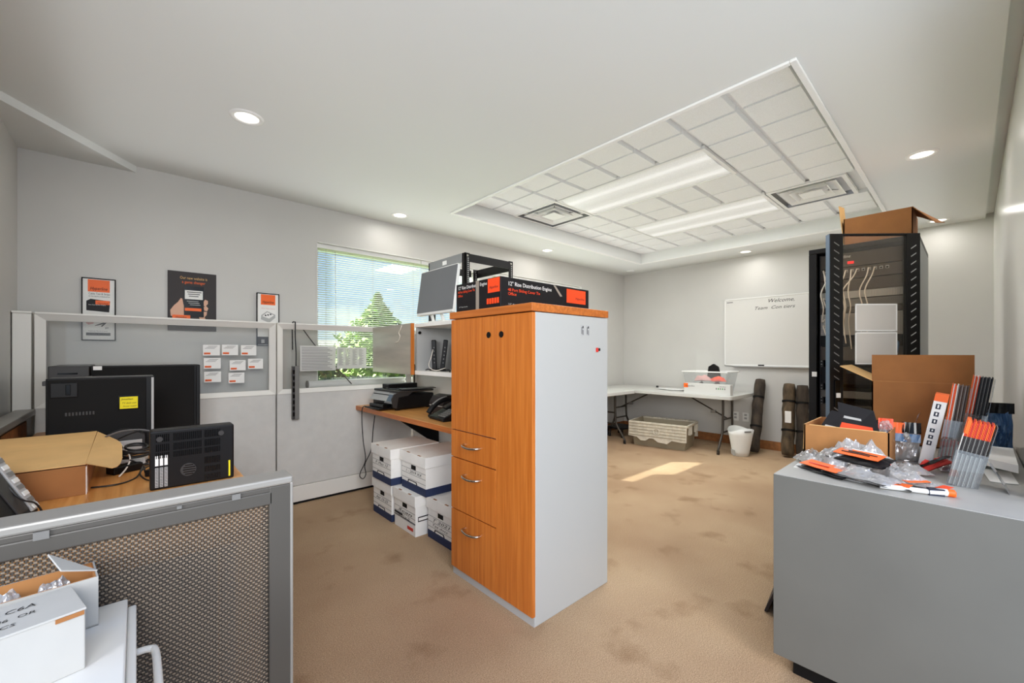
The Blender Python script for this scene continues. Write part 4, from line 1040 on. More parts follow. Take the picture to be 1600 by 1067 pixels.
# ------------------------------------------------------------------ oak tower cabinet
CX0, CX1, CY0, CY1, CZ = 1.352, 1.94, 1.352, 2.018, 1.505
r = thing('tower_cabinet', 'tall oak fronted tower cabinet with white side in the middle of the room', 'cabinet', (1.65, 1.685, 0))
b = B(); b.box(CX0 + .02, CY0, .0, CX1, CY1, 1.463, 'laminate_white'); b.build('carcass', r, bevel=.002)
b = B(); b.box(CX0 + .012, CY0 + .002, .0, CX0 + .022, CY1 - .002, .045, 'light_grey'); b.build('plinth', r)
b = B(); b.box(CX0 - .008, CY0 - .004, 1.466, CX1 + .004, CY1 + .006, CZ, 'oak_orange_y'); b.build('top_board', r, bevel=.003)
ym = 1.617
def front(name, ya, yb, za, zb, par=r):
    b = B(); b.box(CX0, ya + .0015, za + .0015, CX0 + .02, yb - .0015, zb - .0015, 'oak_orange'); return b.build(name, par, bevel=.0015)
d1 = front('door', CY0, ym, .045, 1.463)
d2 = front('door', ym, CY1, .835, 1.463)
for y, d in ((ym - .045, d1), (ym + .055, d2)):
    b = B(); b.cyl((CX0 - .003, y, 1.365), (CX0 + .004, y, 1.365), .016, 'black_plastic', 20); b.build('finger_hole', d)
for za, zb in ((.678, .832), (.382, .675), (.045, .379)):
    d = front('drawer', ym, CY1, za, zb)
    b = B(); zc = zb - .072 if zb - za < .2 else zb - .085; yc = (ym + CY1) / 2
    b.tube([(CX0 + .004, yc + .07, zc + .002), (CX0 - .018, yc + .066, zc + .003), (CX0 - .03, yc + .045, zc), (CX0 - .033, yc, zc - .004), (CX0 - .03, yc - .045, zc), (CX0 - .018, yc - .066, zc + .003), (CX0 + .004, yc - .07, zc + .002)], .006, 'chrome', 10, 4); b.build('handle', d)
b = B(); F = basis((1.705, CY0 - .0008, 1.362), (1, 0, 0), (0, 0, 1))
for x in (.0, .045):
    b.box(x, 0, 0, x + .026, .055, .0006, 'light_grey', F); b.box(x + .004, .008, .0004, x + .008, .045, .001, 'ink', F); b.box(x + .012, .004, .0004, x + .02, .03, .001, 'ink_grey', F); b.box(x + .012, .038, .0004, x + .02, .05, .001, 'ink', F)
tag(b.build('sticker'), 'small pair of worn printed stickers on the white side of the tower cabinet', 'sticker')
b = B(); b.box(1.832, CY0 - .006, 1.277, 1.85, CY0, 1.30, 'red'); b.box(1.85, CY0 - .005, 1.283, 1.868, CY0, 1.298, 'ink'); tag(b.build('magnet', bevel=.002), 'tiny red and black magnet on the white side of the tower cabinet', 'magnet')

# black carton on top
r = thing('carton', 'long black printed carton with orange labels on top of the tower cabinet', 'carton', (1.73, 1.82, CZ))
kx0, kx1, ky0, ky1, kz = 1.385, 2.12, 1.618, 2.015, 1.668
b = B(); b.box(kx0, ky0, CZ, kx1, ky1, kz, 'carton_black'); b.build('body', r, bevel=.003)
Fa = basis((kx0 - .0006, ky1, CZ), (0, -1, 0), (0, 0, 1)); Fb = basis((kx0, ky0 - .0006, CZ), (1, 0, 0), (0, 0, 1))
H = kz - CZ
b = B(); b.box(.295, H * .52, 0, .392, H - .004, .0008, 'orange_red', Fa); b.build('orange_label', r)
b = B(); b.box(.52, H * .42, 0, .70, H - .012, .0008, 'orange_red', Fb); b.build('orange_label', r)
b = B(); glyphs(b, '12" Rise Distribution Engine', .026, Fa @ Matrix.Translation((.02, H * .80, 0)), 'paper', width=.262); b.build('lettering', r)
b = B(); glyphs(b, '48 Port Sliding Cover Tie', .02, Fa @ Matrix.Translation((.02, H * .67, 0)), 'orange_red', width=.16); b.build('lettering', r)
b = B(); glyphs(b, 'Office', .02, Fa @ Matrix.Translation((.02, H * .54, 0)), 'orange_red', width=.045); b.build('lettering', r)
b = B(); glyphs(b, '10" Rise Series', .011, Fa @ Matrix.Translation((.03, H * .16, 0)), 'light_grey', width=.08); b.build('lettering', r)
b = B(); glyphs(b, 'Hyperline', .02, Fa @ Matrix.Translation((.308, H * .65, .001)), 'ink', width=.07, shear=.2); b.build('lettering', r)
for q in range(5): c_ = B(); c_.box(.286 + q * .021, H * .16, 0, .302 + q * .021, H * .34, .0008, 'orange_red', Fa); c_.build('icon', r)
b = B(); glyphs(b, '12" Rise Distribution Engine', .03, Fb @ Matrix.Translation((.05, H * .74, 0)), 'paper', width=.33); b.build('lettering', r)
b = B(); glyphs(b, '48 Port Sliding Cover Tie', .022, Fb @ Matrix.Translation((.05, H * .56, 0)), 'orange_red', width=.24); b.build('lettering', r)
b = B(); glyphs(b, 'Office', .022, Fb @ Matrix.Translation((.05, H * .43, 0)), 'orange_red', width=.06); b.build('lettering', r)
b = B(); glyphs(b, '10" Rise Series', .011, Fb @ Matrix.Translation((.05, H * .12, 0)), 'light_grey', width=.12); b.build('lettering', r)
b = B(); glyphs(b, 'Hyperline', .022, Fb @ Matrix.Translation((.60, H * .56, .001)), 'ink', width=.085, shear=.2); b.build('lettering', r)
b = B(); b.box(.19, 0, 0, .218, H, .0009, 'tape', Fa); b.poly([tuple(Fb @ Vector(p)) for p in ((.40, H * .98, .001), (.42, H * .97, .001), (.48, H * .62, .001), (.46, H * .60, .001))], .0003, 'tape'); b.build('packing_tape', r)

# rack frame and monitor on the bin
r = thing('rack_frame', 'open black desktop rack frame behind the black carton', 'rack', (1.965, 2.67, BZ1))
rx0, rx1, ry0, ry1, rz0, rz1 = 1.74, 2.20, 2.42, 2.92, BZ1, 1.992
for x, y, in ((rx0, ry0), (rx1 - .04, ry0), (rx0, ry1 - .04), (rx1 - .04, ry1 - .04)):
    b = B(); b.box(x, y, rz0, x + .04, y + .006, rz1, 'black_metal'); yy_ = y + .0; b.box(x if x < 2 else x + .034, y, rz0, (x if x < 2 else x + .034) + .006, y + .04, rz1, 'black_metal')
    p_ = b.build('post', r)
    b = B()
    z = rz0 + .03
    while z < rz1 - .03: b.box(x + .022, y - .0008, z, x + .030, y + .001, z + .008, 'light_grey'); z += .0148
    b.cyl((x + .02, y - .003, rz1 - .02), (x + .02, y + .001, rz1 - .02), .008, 'chrome', 12); b.build('hole_strip', p_)
b = B(); b.box(rx0 + .04, ry0 + .001, rz1 - .062, rx1 - .04, ry0 + .007, rz1 - .004, 'black_metal'); b.build('top_rail', r)
b = B(); b.box(rx0 + .04, ry1 - .007, rz1 - .062, rx1 - .04, ry1 - .001, rz1 - .004, 'black_metal'); b.build('top_rail', r)
b = B(); b.box(rx0 - .003, ry0 + .045, rz1 - .066, rx0 + .003, ry1 - .02, rz1, 'rack_side'); b.build('side_rail', r)
b = B(); b.box(rx1 - .003, ry0 + .04, rz1 - .07, rx1 + .003, ry1 - .04, rz1, 'black_metal'); b.build('side_rail', r)
b = B(); b.box(rx0 - .004, 2.655, rz1 - .05, rx0 - .002, 2.71, rz1 - .02, 'paper'); b.build('label_plate', r)
b = B(); b.box(rx0, ry0, rz0 + .0, rx1, ry1, rz0 + .012, 'black_metal'); b.build('base_frame', r)
r = thing('monitor', 'grey screened monitor with white stand on the open bin, in front of the rack frame', 'monitor', (1.69, 2.70, BZ1))
P0, P1 = Vector((1.655, 2.955, 1.585)), Vector((1.655, 2.455, 1.585)); up = Vector((.045, 0, .325))
n_ = Vector((1, 0, -.138)).normalized()
b = B(); b.slab(P0 - up * .06, P1 - up * .06, P1 + up * 1.02, P0 + up * 1.02, -.028, 'white_plastic'); b.build('housing', r, bevel=.004)
b = B(); b.slab(P0 + Vector((-.002, 0, 0)), P1 + Vector((-.002, 0, 0)), P1 + up + Vector((-.002, 0, 0)), P0 + up + Vector((-.002, 0, 0)), -.004, 'screen_grey'); b.build('screen', r)
b = B(); b.box(1.67, 2.60, BZ1, 1.735, 2.82, BZ1 + .012, 'white_plastic'); b.build('stand_base', r, bevel=.004)
for y in (2.64, 2.78):
    b = B(); b.tube([(1.70, y, BZ1 + .01), (1.70, y + .02, BZ1 + .05), (1.685, y + .03, BZ1 + .10)], .012, 'white_plastic', 8); b.build('stand_leg', r)
tag(B().box(1.72, 2.83, BZ1, 1.735, 2.86, BZ1 + .085, 'navy').build('wall_adapter', bevel=.003), 'small dark adapter standing under the monitor on the bin', 'adapter')
# ------------------------------------------------------------------ far wall
r = thing('whiteboard', 'white dry erase board with handwritten greeting on the far wall', 'whiteboard', (6.19, 1.72, 1.09))
wy0, wy1, wz0, wz1 = 1.10, 2.336, 1.10, 2.027
b = B(); b.box(6.182, wy0, wz0, 6.199, wy1, wz1, 'board_white'); b.build('surface', r)
b = B(); f = .014
b.box(6.176, wy0, wz0, 6.2, wy0 + f, wz1, 'white_trim'); b.box(6.176, wy1 - f, wz0, 6.2, wy1, wz1, 'white_trim'); b.box(6.176, wy0, wz0, 6.2, wy1, wz0 + f, 'white_trim'); b.box(6.176, wy0, wz1 - f, 6.2, wy1, wz1, 'white_trim'); b.build('frame', r, bevel=.002)
b = B(); b.box(6.14, wy0 + .08, wz0 - .014, 6.19, wy1 - .12, wz0 + .002, 'light_grey'); b.build('pen_tray', r, bevel=.003)
F = basis((6.1815, wy1, wz0), (0, -1, 0), (0, 0, 1))
b = B()
glyphs(b, 'Welcome,', .07, F @ Matrix.Translation((.535, .84, 0)), 'ink', shear=.35, width=.29)
glyphs(b, 'Team  Con tiers', .06, F @ Matrix.Translation((.375, .755, 0)), 'ink', shear=.35, width=.46)
b.box(.03, .875, 0, .11, .887, .0006, 'ink_grey', F); b.build('handwriting', r)
tag(B().box(6.145, 1.83, wz0 + .002, 6.165, 1.90, wz0 + .02, 'ink').build('marker_pen', bevel=.003), 'black marker lying in the whiteboard pen tray', 'marker')
for y, l in ((2.195, 'white wall outlet under the folding table, nearer the table leg'), (2.065, 'white wall outlet under the folding table corner, nearer the leaning roll')):
    r = thing('wall_outlet', l, 'outlet', (6.195, y, .34), 0, 'far wall outlets')
    b = B(); b.box(6.19, y - .04, .335, 6.2, y + .04, .455, 'white_plastic'); b.build('cover_plate', r, bevel=.003)
    b = B()
    for z in (.365, .41): b.box(6.187, y - .017, z, 6.191, y + .017, z + .028, 'light_grey'); b.box(6.186, y - .008, z + .01, 6.188, y - .005, z + .02, 'ink'); b.box(6.186, y + .005, z + .01, 6.188, y + .008, z + .02, 'ink')
    b.build('socket', r)

def folding_table(label, x0, x1, y0, y1, along):
    r = thing('folding_table', label, 'table', ((x0 + x1) / 2, (y0 + y1) / 2, 0), 0, 'white folding tables in the far corner')
    b = B(); c = .05
    def outline(z):
        pts = []
        for cx, cy, a0 in ((x1 - c, y1 - c, 0), (x0 + c, y1 - c, 90), (x0 + c, y0 + c, 180), (x1 - c, y0 + c, 270)):
            for k in range(6):
                a = math.radians(a0 + 18 * k); pts.append((cx + c * math.cos(a), cy + c * math.sin(a), z))
        return pts
    b.poly(outline(.700), .045, 'table_white'); b.build('tabletop', r, bevel=.006)
    L = (y1 - y0) if along == 'y' else (x1 - x0)
    cx, cy = (x0 + x1) / 2, (y0 + y1) / 2
    def T_(a, w, z): return (cx + w, cy + a, z) if along == 'y' else (cx + a, cy + w, z)
    for s in (-1, 1):
        a = s * (L / 2 - .19)
        for w in (-1, 1):
            b = B(); b.tube([T_(a, w * .15, .70), T_(a, w * .15, .5), T_(a, w * .16, .30), T_(a, w * .18, .24), T_(a, w * .30, .06), T_(a, w * .305, .0)], .0145, 'leg_bronze', 10, 4); lg = b.build('leg', r)
            b = B(); b.cyl(T_(a, w * .305, 0), T_(a, w * .303, .05), .018, 'black_plastic', 10); b.build('rubber_foot', lg)
        b = B(); b.cyl(T_(a, -.165, .26), T_(a, .165, .26), .011, 'leg_bronze', 8); b.cyl(T_(a, -.15, .42), T_(a, .15, .42), .011, 'leg_bronze', 8); b.build('cross_bar', r)
        b = B(); b.cyl(T_(a, 0, .42), T_(a - s * .55, 0, .695), .0095, 'leg_bronze', 8); b.box(*[min(p, q) for p, q in zip(T_(a - s * .15, -.02, .475), T_(a - s * .21, .02, .515))], *[max(p, q) for p, q in zip(T_(a - s * .15, -.02, .475), T_(a - s * .21, .02, .515))], 'steel'); b.build('brace', r)
    b = B()
    for w in (-.22, .22): 
        p, q = T_(-L / 2 + .1, w - .012, .678), T_(L / 2 - .1, w + .012, .70); b.box(*p, *q, 'mid_grey')
    b.build('side_rail', r)
    return r
folding_table('white folding table along the far wall, holding the clear tub', 5.30, 6.12, 1.93, 3.92, 'y')
t2 = folding_table('white folding table along the window wall, half hidden by the tower cabinet', 3.76, 5.27, 3.19, 3.93, 'x')

# tub and things on the far table
tz = .745
r = thing('plastic_tub', 'clear plastic tub of bags on the far folding table, behind a long white box', 'tub', (5.68, 2.33, tz))
cx, cy, a0, c0_, a1, c1, h = 5.70, 2.34, .15, .235, .19, .285, .29
b = B(); t = .004
def shell(b, m):
    b.frustum(cx, cy, tz, tz + .004, a0, c0_, a0, c0_, m)
    for s in (-1, 1):
        for (p, q) in (((s * a0, -c0_), (s * a0, c0_)), ((-a0, s * c0_), (a0, s * c0_))):
            k = a1 / a0; kk = c1 / c0_
            A_, B_ = (cx + p[0], cy + p[1], tz), (cx + q[0], cy + q[1], tz); C_, D_ = (cx + q[0] * k, cy + q[1] * kk, tz + h), (cx + p[0] * k, cy + p[1] * kk, tz + h)
            b.quad(A_, B_, C_, D_, m)
shell(b, 'tub_clear'); b.build('body', r)
b = B()
for s in (-1, 1):
    b.box(cx + s * a1 - .012, cy - c1 - .012, tz + h - .016, cx + s * a1 + .012, cy + c1 + .012, tz + h, 'white_plastic'); b.box(cx - a1, cy + s * c1 - .012, tz + h - .016, cx + a1, cy + s * c1 + .012, tz + h, 'white_plastic')
b.build('rim', r, bevel=.003)
for i, (dx, dy, w_, l_, hh, m_, s_, lb, z_) in enumerate(((0, .108, .24, .2, .15, 'silver_bag', 31, 'grey', 0), (.0, -.108, .24, .2, .15, 'silver_bag', 32, 'second grey', 0), (-.04, .08, .2, .2, .09, 'pink_print', 33, 'pink', 0.15), (-.05, -.12, .17, .17, .08, 'orange_red', 34, 'orange red', .15))):
    bag('plastic_bag', lb + ' crumpled bag inside the clear tub on the far table' if i != 1 else 'grey crumpled bag at the right inside the clear tub on the far table', 'bag', (cx + dx, cy + dy, tz + .006 + z_), .2 * i, w_, l_, hh, m_, s_, group='bags in the clear tub', rough=.5)
b = B(); b.poly([(5.74, 2.22, tz + .16), (5.74, 2.40, tz + .18), (5.75, 2.385, tz + .345), (5.75, 2.32, tz + .385), (5.75, 2.26, tz + .345)], .05, 'black_matt'); tag(b.build('black_pouch', bevel=.006), 'black pouch sticking up out of the clear tub', 'pouch')
r = thing('long_box', 'long white box with orange logo in front of the clear tub', 'box', (5.42, 2.27, tz))
b = B(); b.box(5.375, 1.965, tz, 5.465, 2.545, tz + .135, 'white_mid'); b.build('body', r, bevel=.002)
F = basis((5.3745, 2.545, tz), (0, -1, 0), (0, 0, 1))
b = B(); b.box(0, .078, 0, .055, .134, .0008, 'orange', F); b.build('orange_label', r)
b = B(); glyphs(b, 'Hyperline', .03, F @ Matrix.Translation((.02, .092, .001)), 'ink', width=.12, shear=.2); glyphs(b, 'HN/R61', .018, F @ Matrix.Translation((.45, .102, .001)), 'ink', width=.075)
for q in range(5): b.box(.41 + q * .025, .072, 0, .422 + q * .025, .092, .0008, 'green' if q % 2 else 'ink_grey', F)
b.build('print', r)
tag(B().lathe([(0, .004), (.12, .004), (.19, .018), (.195, .016), (.125, 0), (0, 0)], 'white_gloss', 32, Matrix.Translation((5.72, 2.86, tz)), .8, 1.25).build('plate'), 'white shallow oval plate of plastic on the far folding table', 'plate')
tag(B().box(5.9, 3.2, tz, 5.93, 3.23, tz + .03, 'ink').build('bottle_cap', bevel=.004), 'tiny black cap standing on the far folding table', 'cap')

# crate under the table
r = thing('storage_crate', 'grey brown plastic crate with hanging lid halves under the far table', 'crate', (5.42, 2.86, 0), math.radians(10))
w2, l2, h = .25, .385, .335     # x half, y half (local)
cl = 'crate_grey'
b = B(); b.frustum(0, 0, 0, .01, w2 - .05, l2 - .05, w2 - .05, l2 - .05, cl)
for s in (-1, 1):
    for p, q in (((s * (w2 - .05), -(l2 - .05)), (s * (w2 - .05), l2 - .05)), ((-(w2 - .05), s * (l2 - .05)), (w2 - .05, s * (l2 - .05)))):
        kx, ky = w2 / (w2 - .05) * .96, l2 / (l2 - .05) * .97
        b.slab((p[0], p[1], 0), (q[0], q[1], 0), (q[0] * kx, q[1] * ky, h), (p[0] * kx, p[1] * ky, h), .006, cl)
b.build('body', r, local=True)
b = B()
for s in (-1, 1):
    b.box(s * w2 - .012, -l2, h - .03, s * w2 + .012, l2, h, 'crate_lid'); b.box(-w2, s * l2 - .012, h - .03, w2, s * l2 + .012, h, 'crate_lid')
b.build('rim', r, local=True, bevel=.003)
b = B()
for s in (-1, 1):
    for k in range(7): b.box(-w2 + .03 + k * .072, s * l2 - .016, h - .13, -w2 + .036 + k * .072, s * l2 + .016, h - .03, 'crate_lid') if k in (1, 2, 5, 6) else None
    for k in (1.5, 5.5): b.box(-w2 + .03 + (k - .5) * .072, s * l2 - .016, h - .135, -w2 + .036 + (k + .5) * .072, s * l2 + .016, h - .128, 'crate_lid')
b.build('handle_rib', r, local=True)
for s in (-1, 1):
    b = B(); X = Matrix.Translation((s * (w2 + .014), 0, h)) @ Matrix.Rotation(s * math.radians(-4), 4, 'Y')
    pts = [(0, -l2, 0), (0, l2, 0), (0, l2, -.20), (0, l2 - .12, -.21), (0, l2 - .17, -.25), (0, l2 - .24, -.25), (0, l2 - .29, -.21), (0, .04, -.21), (0, -.02, -.25), (0, -.14, -.26), (0, -.20, -.21), (0, -l2 + .06, -.22), (0, -l2, -.215)]
    b.poly(pts, -.006 * s, 'crate_lid', X); fl = b.build('lid_flap', r, local=True)
    b = B()
    for k in range(5): b.box(s * .002, -l2 + .01, -.025 - k * .04, s * .014, l2 - .01, -.019 - k * .04, 'crate_grey', X)
    for k in (-.30, -.22, -.14, .0, .1, .24): b.box(s * .002, k, -.19, s * .013, k + .006, -.02, 'crate_lid', X)
    b.lathe([(.036, 0), (.036, .012), (.046, .012), (.046, 0)], 'crate_lid', 24, X @ Matrix.Translation((s * .004, .0, -.115)) @ Matrix.Rotation(s * PI / 2, 4, 'Y'))
    b.build('rib', fl, local=True)
    b = B()
    for k in range(12):
        y = -l2 + .03 + k * .063; b.poly([(0, y - .022, 0), (0, y + .022, 0), (s * -.06, y, 0)], .006, 'crate_lid', X)
    b.build('edge_teeth', fl, local=True)
# black low footrest beyond the crate
r = thing('footrest', 'black low footrest in the shadow under the far corner of the tables', 'footrest', (5.55, 3.62, 0))
b = B(); b.box(5.38, 3.48, .12, 5.75, 3.80, .15, 'black_plastic'); b.build('top', r, bevel=.01)
for x, y in ((5.40, 3.5), (5.40, 3.76), (5.71, 3.5), (5.71, 3.76)):
    b = B(); b.box(x, y, 0, x + .025, y + .025, .12, 'black_plastic'); b.build('leg', r, bevel=.003)
# waste bin
r = thing('waste_bin', 'white plastic waste bin with handle slot beside the far table leg', 'bin', (5.57, 1.915, 0), math.radians(-35))
b = B(); n = 32; prof = []
vs = []; 
def binr(a, z): return (.085 + .055 * z / .33)
rows = [(0, 1), (.06, 1), (.13, 1), (.2, 1), (.26, 1)]
outer = []
for z, _ in rows + [(.33, 1)]:
    ring = []
    for i in range(n):
        a = 2 * PI * i / n; rr = binr(a, z); zz = z
        if z == .33: zz = .30 + .055 * abs(math.sin(a)) ** 1.5 if True else z
        ring.append((rr * math.cos(a) * 1.08, rr * math.sin(a) * .95, zz))
    outer.append(ring)
inner = [[(p[0] * .96, p[1] * .96, p[2]) for p in ring] for ring in outer]
vs = [p for ring in outer for p in ring] + [p for ring in inner for p in ring]; R = len(outer); fs = []
for j in range(R - 1):
    for i in range(n):
        k = (i + 1) % n; fs.append((j * n + i, j * n + k, (j + 1) * n + k, (j + 1) * n + i)); o2 = R * n
        fs.append((o2 + j * n + k, o2 + j * n + i, o2 + (j + 1) * n + i, o2 + (j + 1) * n + k))
for i in range(n): k = (i + 1) % n; fs.append(((R - 1) * n + i, (R - 1) * n + k, R * n + (R - 1) * n + k, R * n + (R - 1) * n + i))
fs.append(tuple(range(n - 1, -1, -1))); b.add(vs, fs, 'white_plastic', smooth=True); b.build('body', r, local=True)
b = B()
for s in (-1, 1): b.box(-.045, s * .1275, .305, .045, s * .1325, .325, 'mid_grey')
b.build('handle_slot', r, local=True, bevel=.004)
b = B(); b.box(-.1, -.045, 0.03, -.0955, .03, .095, 'light_grey', Matrix.Rotation(math.radians(-9), 4, 'Y')); b.build('label_sticker', r, local=True)
# rolls leaning on the far wall
def roll(label, foot, top, rad, m, ends=True):
    f, t = Vector(foot), Vector(top); d = (t - f).normalized()
    r = thing('rolled_bundle', label, 'roll', foot, 0, 'dark cloth bundles leaning on the far wall')
    b = B(); n = 12; vs = []; fs = []; L = (t - f).length; u = d.orthogonal().normalized(); w = d.cross(u); K = 14
    for j in range(K + 1):
        p = f + d * (L * j / K) + Vector((0, 0, rad * .25 if j == 0 else 0))
        for i in range(n):
            a = 2 * PI * i / n; q = rad * (1 + .16 * noise.noise(Vector((math.cos(a) * 2, math.sin(a) * 2, j * .5)))) * (.9 if j in (0, K) else 1)
            e = max(abs(math.cos(a)), abs(math.sin(a))) ** -.5
            vs.append(p + (u * math.cos(a) + w * math.sin(a)) * q * e)
    for j in range(K):
        for i in range(n): fs.append((j * n + i, j * n + (i + 1) % n, (j + 1) * n + (i + 1) % n, (j + 1) * n + i))
    fs += [tuple(range(n - 1, -1, -1)), tuple(range(K * n, K * n + n))]
    b.add(vs, fs, m, smooth=True); b.build('cloth', r)
    b = B(); 
    for k in (.34, .74): b.cyl(f + d * L * k, f + d * (L * k + .025), rad * 1.16, 'black_matt', 14)
    b.build('strap', r)
    return r
roll('dark mottled cloth roll leaning on the far wall behind the white waste bin', (5.80, 1.845, .01), (6.11, 1.86, .92), .058, 'camo_dark')
roll('brown mottled cloth roll leaning on the far wall left of the server rack', (5.90, 1.50, .01), (6.12, 1.535, .88), .062, 'camo')
roll('grey brown cloth roll leaning between its neighbour and the server rack', (5.97, 1.36, .01), (6.12, 1.395, .87), .060, 'camo_dark')
b = B(); b.box(5.915, 1.465, .42, 5.93, 1.53, .56, 'paper', ); tag(b.build('tag_label'), 'white paper tag on the brown cloth roll near the server rack', 'tag')

# ------------------------------------------------------------------ server rack
r = thing('server_rack', 'tall black server rack with open glass door and white patch cables', 'server rack', (4.09, .51, 0))
sx0, sx1, sy0, sy1, sz = 3.68, 4.50, .215, .80, 2.03
b = B(); b.box(sx0, sy0, sz - .035, sx1, sy1, sz, 'black_metal'); b.build('top_panel', r, bevel=.004)
b = B(); b.box(sx0, sy0, .02, sx1, sy1, .08, 'black_metal'); b.build('base', r)
b = B(); b.box(sx0 + .03, sy0, .08, sx1 - .01, sy0 + .008, sz - .035, 'rack_side'); b.build('side_panel', r)  # black panel, grey because the light on it is put into the colour
b = B(); b.box(sx0 + .03, sy1 - .008, .08, sx1 - .01, sy1, sz - .035, 'black_metal'); b.build('side_panel', r)
b = B(); b.box(sx1 - .012, sy0, .08, sx1, sy1, sz - .035, 'black_metal'); b.build('rear_panel', r)
for y in (sy0, sy1 - .048):
    b = B(); b.box(sx0, y, .08, sx0 + .03, y + .048, sz - .035, 'black_metal'); b.build('front_post', r, bevel=.004)
yo0, yo1 = sy0 + .05, sy1 - .05
for y in (yo0 + .005, yo1 - .024):
    b = B(); b.box(sx0 + .075, y, .08, sx0 + .085, y + .022, sz - .04, 'dark_grey'); p_ = b.build('mounting_rail', r)
    b = B(); z = .12
    while z < sz - .08: b.box(sx0 + .073, y + .007, z, sx0 + .076, y + .015, z + .008, 'light_grey'); z += .0222
    b.build('hole_strip', p_)
xe = sx0 + .07
def unit(z0, z1, m, name='rack_unit', d=.3, xo=0):
    b = B(); b.box(xe + xo, yo0 + .012, z0, xe + d, yo1 - .008, z1, m); return b.build(name, r, bevel=.002)
u = unit(1.885, 1.985, 'unit_lit')
b = B(); glyphs(b, 'Hyperline', .03, basis((xe - .001, yo1 - .07, 1.95), (0, -1, 0), (0, 0, 1)), 'paper', width=.11, shear=.3); b.build('lettering', u)
u = unit(1.80, 1.88, 'unit_lit')
jy = []
for k in range(12):
    y = yo1 - .035 - k * .031; jy.append(y); b = B(); b.box(xe - .004, y - .009, 1.845, xe + .001, y + .009, 1.865, 'light_grey'); b.box(xe - .005, y - .005, 1.848, xe - .003, y + .005, 1.858, 'black_gloss'); b.build('jack', u)
b = B(); b.box(xe - .003, yo1 - .20, 1.905, xe + .001, yo1 - .165, 1.922, 'led_red'); b.build('red_display', r)
unit(1.715, 1.795, 'unit_lit')
u = unit(1.66, 1.712, 'perforated', 'patch_panel'); unit(1.60, 1.655, 'mid_grey', 'shelf', .4); unit(1.56, 1.597, 'unit_lit')
unit(1.40, 1.555, 'perforated', 'patch_panel'); unit(1.32, 1.397, 'black_plastic'); unit(1.22, 1.316, 'unit_lit'); unit(1.05, 1.17, 'black_plastic'); unit(.95, 1.0, 'mid_grey', 'shelf', .4)
unit(.62, .90, 'unit_lit')
for k, (i0, i1, zz, dxx) in enumerate(((0, 1, 1.50, .03), (1, 0, 1.58, .05), (2, 2, 1.40, .04), (3, 4, 1.66, .03), (4, 3, 1.42, .06), (5, 5, 1.36, .05), (6, 4, 1.40, .07), (8, 7, 1.38, .05), (9, 8, 1.40, .07))):
    a, c = jy[i0], jy[i1]
    b = B(); b.tube([(xe, a, 1.855), (xe - .035, a, 1.853), (xe - dxx - .01, a * .8 + c * .2, 1.80), (xe - dxx - .015, c + .012, 1.70), (xe - dxx, c, 1.60), (xe - .02, c + .015, 1.5), (xe - .015, c, zz - .06)], .0042, 'cable_white', 6, 5); b.build('patch_cable', r)
for k in range(4):
    b = B(); y = yo0 + .06; b.tube([(xe, y + .02, 1.36 - k * .012), (xe - .06, y - .01 + .006 * k, 1.34 - k * .015), (xe - .08, y + .0, 1.26 - k * .01), (xe - .04, y + .05, 1.20), (xe, y + .10, 1.19)], .005, 'blue_bag' if k == 0 else 'cable_white', 6, 5); b.build('patch_cable', r)
for k in range(3):
    b = B(); y = yo1 - .03; b.tube([(xe, y, 1.87 - .2 * k), (xe - .03, y + .0, 1.865 - .2 * k), (xe - .04, y - .02, 1.80 - .2 * k), (xe - .025, y - .05, 1.72 - .2 * k)], .0042, 'cable_white', 6, 5); b.build('patch_cable', r)
# the open door: hinge on the right, swung toward the room
ang = math.atan2(.385, -.40)
Dm = Matrix.Translation((sx0 - .004, sy0 + .005, 0)) @ Matrix.Rotation(ang, 4, 'Z')      # local x runs from hinge to free edge, y is toward -camera
dw = .56
b = B(); s_ = .085; y0_, y1_ = -.014, .014
b.box(0, y0_, .06, s_, y1_, sz, 'black_metal', Dm); b.box(dw - s_, y0_, .06, dw, y1_, sz, 'black_metal', Dm); b.box(s_, y0_, .06, dw - s_, y1_, .12, 'black_metal', Dm)
b.box(s_, y0_, sz - .012, dw - s_, y1_, sz, 'black_metal', Dm); door = b.build('door', r, bevel=.003)
b = B(); b.box(s_ - .004, -.003, .115, dw - s_ + .004, .003, sz - .01, 'door_glass', Dm); b.build('glass_pane', door)
b = B(); b.box(dw, y0_ - .001, .06, dw + .004, y1_ + .001, sz - .004, 'blue_edge', Dm); b.build('edge_strip', door)
for x0, m_ in ((0, 'light_grey'), (dw - s_, 'mid_grey')):
    b = B(); z = 1.0 if False else .2
    while z < sz - .05:
        yy = y0_ - .0008; sg = .022 * (-1 if x0 == 0 else 1)
        b.poly([(x0 + .026, yy, z), (x0 + .058, yy, z + sg), (x0 + .058, yy, z + sg + .007), (x0 + .026, yy, z + .007)], -(y1_ - y0_ + .0016), m_, Dm)
        z += .05
    b.build('vent_slots', door)
b = B()
for sgn, yy in ((1, y1_), (-1, y0_)): b.box(dw - .06, min(yy, yy + .012 * sgn), .93, dw - .025, max(yy, yy + .012 * sgn), 1.10, 'black_gloss', Dm)
b.build('latch', door, bevel=.003)
b = B()
for sgn, yy in ((1, y1_), (-1, y0_)): b.box(dw - .055, min(yy + .012 * sgn, yy + .02 * sgn), .99, dw - .03, max(yy + .012 * sgn, yy + .02 * sgn), 1.02, 'white_plastic', Dm)
b.build('lock', door, bevel=.002)
b = B(); b.box(sx0 - .002, sy1 - .05, 1.10, sx0 + .001, sy1 - .02, 1.135, 'paper'); b.build('sticker', r)
